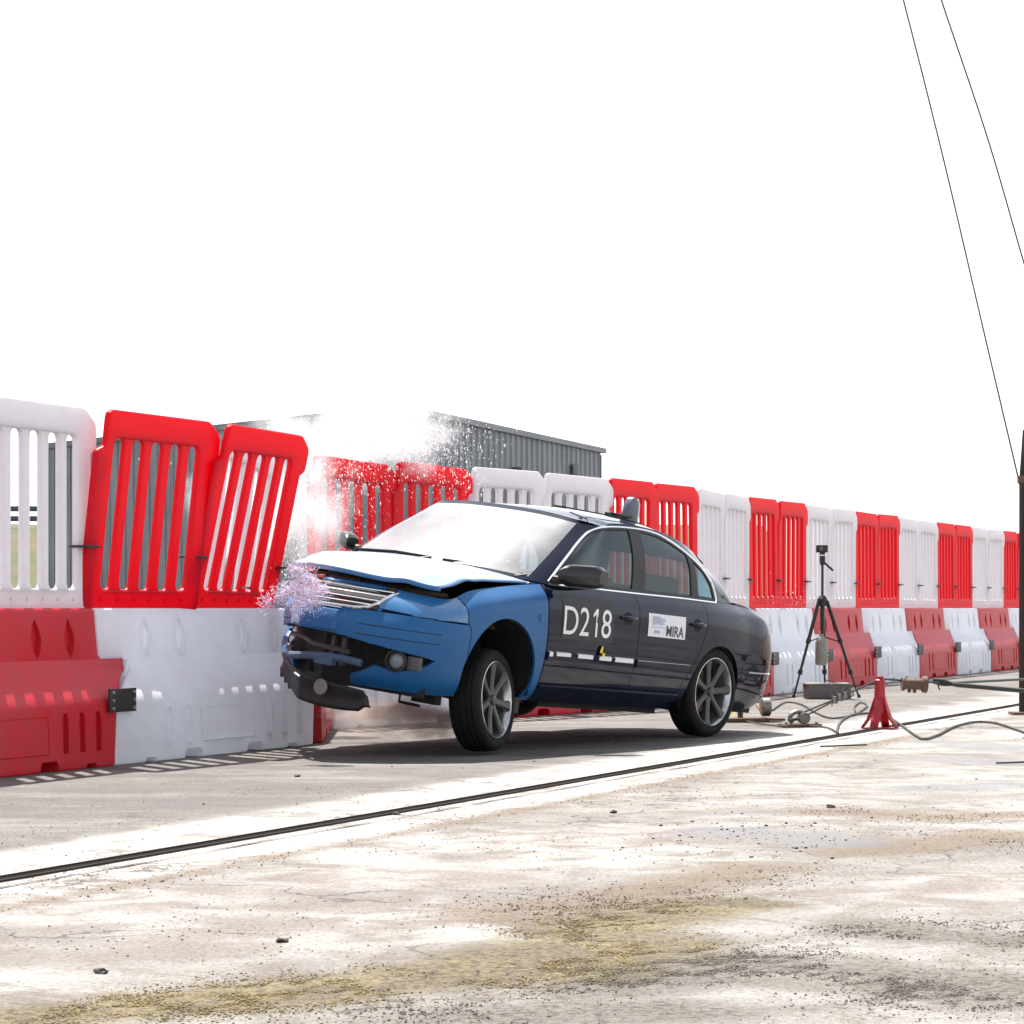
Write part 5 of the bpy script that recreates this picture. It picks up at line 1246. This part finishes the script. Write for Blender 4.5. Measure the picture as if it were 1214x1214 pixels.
def cloud(c, sd, n_): return np.array(c) + rng.normal(size=(n_, 3)) * np.array(sd)
IMP = dpt(352, 700, 15.0 * KS)
cl = [cloud(dpt(385, 600, 16.2 * KS), (.18, .35, .28), 2200), cloud(dpt(430, 525, 16.8 * KS), (.34, .4, .16), 2800), cloud(dpt(500, 520, 17.2 * KS), (.22, .4, .13), 3400), cloud(dpt(545, 570, 17.6 * KS), (.16, .3, .10), 300), cloud(dpt(350, 640, 15.6 * KS), (.10, .2, .22), 900)]
Pd = np.concatenate(cl); Pd = Pd[Pd[:, 2] > .9]; drops('water_spray', 'fine white water spray bursting up over the bonnet', Pd, .0013 + .0040 * rng.random(len(Pd)) ** 4, M_drop, stretch=np.stack([.8 + .5 * rng.random(len(Pd)), np.ones(len(Pd)), 1 + 3.5 * rng.random(len(Pd)) ** 3], 1))
Pb = np.concatenate([cloud(dpt(905, 712, 24.6 * KS), (.22, .2, .07), 260), cloud(dpt(870, 690, 24.2 * KS), (.2, .2, .08), 120), cloud(dpt(690, 830, 17 * KS), (.6, .6, .1), 0).reshape(-1, 3)])
drops('splash_drops', 'small splashes above the base tops behind the car boot', Pb, .003 + .006 * rng.random(len(Pb)) ** 2, M_drop)
# burst of lamp glass and water at the nose: thin shards flying outward
V_ = []; F_ = []
c0 = dpt(360, 702, 13.35 * KS)
LUMP = [(Vector((0, 0, 0)), .085), (Vector((-.06, 0, .03)), .06), (Vector((.05, 0, -.05)), .07), (Vector((-.03, 0, -.08)), .05), (Vector((.02, 0, .08)), .05), (Vector((-.13, .02, -.01)), .05), (Vector((.10, 0, .0)), .045), (Vector((-.05, 0, .13)), .04)]
for i in range(1300):
    d = Vector(rng.normal(size=3)); d.normalize(); d.z = d.z * .9 + .12; lc, lr = LUMP[rng.integers(len(LUMP))]; r = lr * (.2 + 1.3 * rng.random() ** 1.5); p = c0 + lc + Vector((d.x * r * 1.05, d.y * r * .8, d.z * r)); ln = .008 + .035 * rng.random() ** 2; t = (d + Vector(rng.normal(size=3)) * .35).normalized(); w = t.orthogonal().normalized() * (.0012 + .003 * rng.random()); k = len(V_)
    V_ += [tuple(p - w), tuple(p + w), tuple(p + t * ln), tuple(p + t * ln * .4 + w.cross(t))]; F_ += [(k, k + 1, k + 2), (k, k + 3, k + 2), (k + 1, k + 3, k + 2)]
for px, n_ in ((330, 160),):
    for i in range(n_):
        p = dpt(322 + rng.normal() * 9, 716 + rng.normal() * 5, 14.6 * KS); t = Vector(rng.normal(size=3)).normalized() * .03; w = t.orthogonal().normalized() * .004; k = len(V_); V_ += [tuple(p - w), tuple(p + w), tuple(p + t), tuple(p + t * .4 + w.cross(t.normalized()))]; F_ += [(k, k + 1, k + 2), (k, k + 3, k + 2), (k + 1, k + 3, k + 2)]
me = bpy.data.meshes.new('glass_shards'); me.from_pydata(V_, [], F_); me.materials.append(mat('shard', (.80, .74, .84), .12, trans=.45, tcol=(.85, .75, .9), spec=.8)); tag(link('glass_shards', me), 'burst of lamp glass shards and water at the car nose', 'glass', kind='stuff')
Ps = np.concatenate([cloud(c0 + lc_, (lr_ * .6, lr_ * .6, lr_ * .6), 420) for lc_, lr_ in LUMP] + [cloud(c0, (.13, .08, .10), 260)]); drops('nose_spray', 'lilac spray of droplets round the burst at the nose', Ps, .001 + .0028 * rng.random(len(Ps)) ** 3, mat('lilac_drop', (.80, .74, .84), .15, trans=.5))
for px, py, s in ((380, 683, .018), (373, 678, .013)):
    b_ = bmesh.new(); bmesh.ops.create_icosphere(b_, subdivisions=1, radius=s)
    for v in b_.verts: v.co = Vector((v.co.x * 1.4, v.co.y * .4, v.co.z)) * random.uniform(.6, 1.3)
    o = link('lamp_shard', bm_mesh(b_, 'lamp_shard', 10), mat('lamp_red', (.5, .02, .03), .2, coat=1)); o.location = dpt(px, py, 13.2 * KS if s > .015 else 13.15 * KS); tag(o, 'red plastic fragment flying %s the grille' % ('in front of' if s > .015 else 'just left above'), 'debris', 'flying red fragments')
# mist hanging in the air: soft volumes
def mist(name, label, c, size, dens, seed, colr=(.95, .95, .97), aniso=.55):
    b_ = bmesh.new(); bmesh.ops.create_icosphere(b_, subdivisions=3, radius=1.0)
    me = bm_mesh(b_, name, 180); m = bpy.data.materials.new(name); m.use_nodes = True; n = m.node_tree.nodes; l = m.node_tree.links; n.clear(); out = n.new('ShaderNodeOutputMaterial'); v = n.new('ShaderNodeVolumePrincipled')
    v.inputs['Color'].default_value = (*colr, 1); v.inputs['Anisotropy'].default_value = aniso
    tc = n.new('ShaderNodeTexCoord'); gr = n.new('ShaderNodeVectorMath'); gr.operation = 'LENGTH'; l.new(tc.outputs['Object'], gr.inputs[0])
    nz = n.new('ShaderNodeTexNoise'); nz.inputs['Scale'].default_value = 2.3; nz.inputs['Detail'].default_value = 6; nz.inputs['Roughness'].default_value = .65; mp = n.new('ShaderNodeMapping'); mp.inputs['Location'].default_value = (seed, seed * 2, 0); l.new(tc.outputs['Object'], mp.inputs[0]); l.new(mp.outputs[0], nz.inputs['Vector'])
    wr = n.new('ShaderNodeMath'); wr.operation = 'MULTIPLY_ADD'; wr.inputs[1].default_value = 2.6; wr.inputs[2].default_value = -1.15; l.new(nz.outputs['Fac'], wr.inputs[0])
    sm_ = n.new('ShaderNodeMath'); sm_.operation = 'ADD'; l.new(gr.outputs['Value'], sm_.inputs[0]); l.new(wr.outputs[0], sm_.inputs[1])
    fall = n.new('ShaderNodeMapRange'); fall.interpolation_type = 'SMOOTHSTEP'; fall.inputs[1].default_value = .85; fall.inputs[2].default_value = .05; l.new(sm_.outputs[0], fall.inputs[0])
    ed = n.new('ShaderNodeMapRange'); ed.interpolation_type = 'SMOOTHSTEP'; ed.inputs[1].default_value = .99; ed.inputs[2].default_value = .72; l.new(gr.outputs['Value'], ed.inputs[0])
    m1 = n.new('ShaderNodeMath'); m1.operation = 'MULTIPLY'; l.new(fall.outputs[0], m1.inputs[0]); l.new(ed.outputs[0], m1.inputs[1]); m2 = n.new('ShaderNodeMath'); m2.operation = 'MULTIPLY'; m2.inputs[1].default_value = dens; l.new(m1.outputs[0], m2.inputs[0])
    l.new(m2.outputs[0], v.inputs['Density']); l.new(v.outputs[0], out.inputs['Volume']); o = link(name, me, m); o.location = c; o.scale = size; return tag(o, label, 'mist', kind='stuff')
mist('water_mist', 'white mist drifting in front of the shed above the bonnet', dpt(440, 505, 18.2 * KS), (.98, .8, .66), 8.0, 3)
mist('water_mist', 'white mist seen through the slots of the leaning red panels', dpt(305, 605, 17.6 * KS), (.75, .5, .90), 9.0, 6)
mist('water_mist', 'white mist over the red panels left of the bonnet', dpt(372, 600, 16.4 * KS), (.42, .4, .70), 6.5, 8)
mist('water_mist', 'thin white mist hiding the shed roof above the leaning panels', dpt(345, 515, 18.4 * KS), (.62, .5, .42), 2.2, 12)
mist('dust_cloud', 'brownish dust under the car nose beside the front wheel', dpt(478, 852, 15.2 * KS) , (.72, .45, .28), 12.0, 5, (.80, .68, .62), .3)
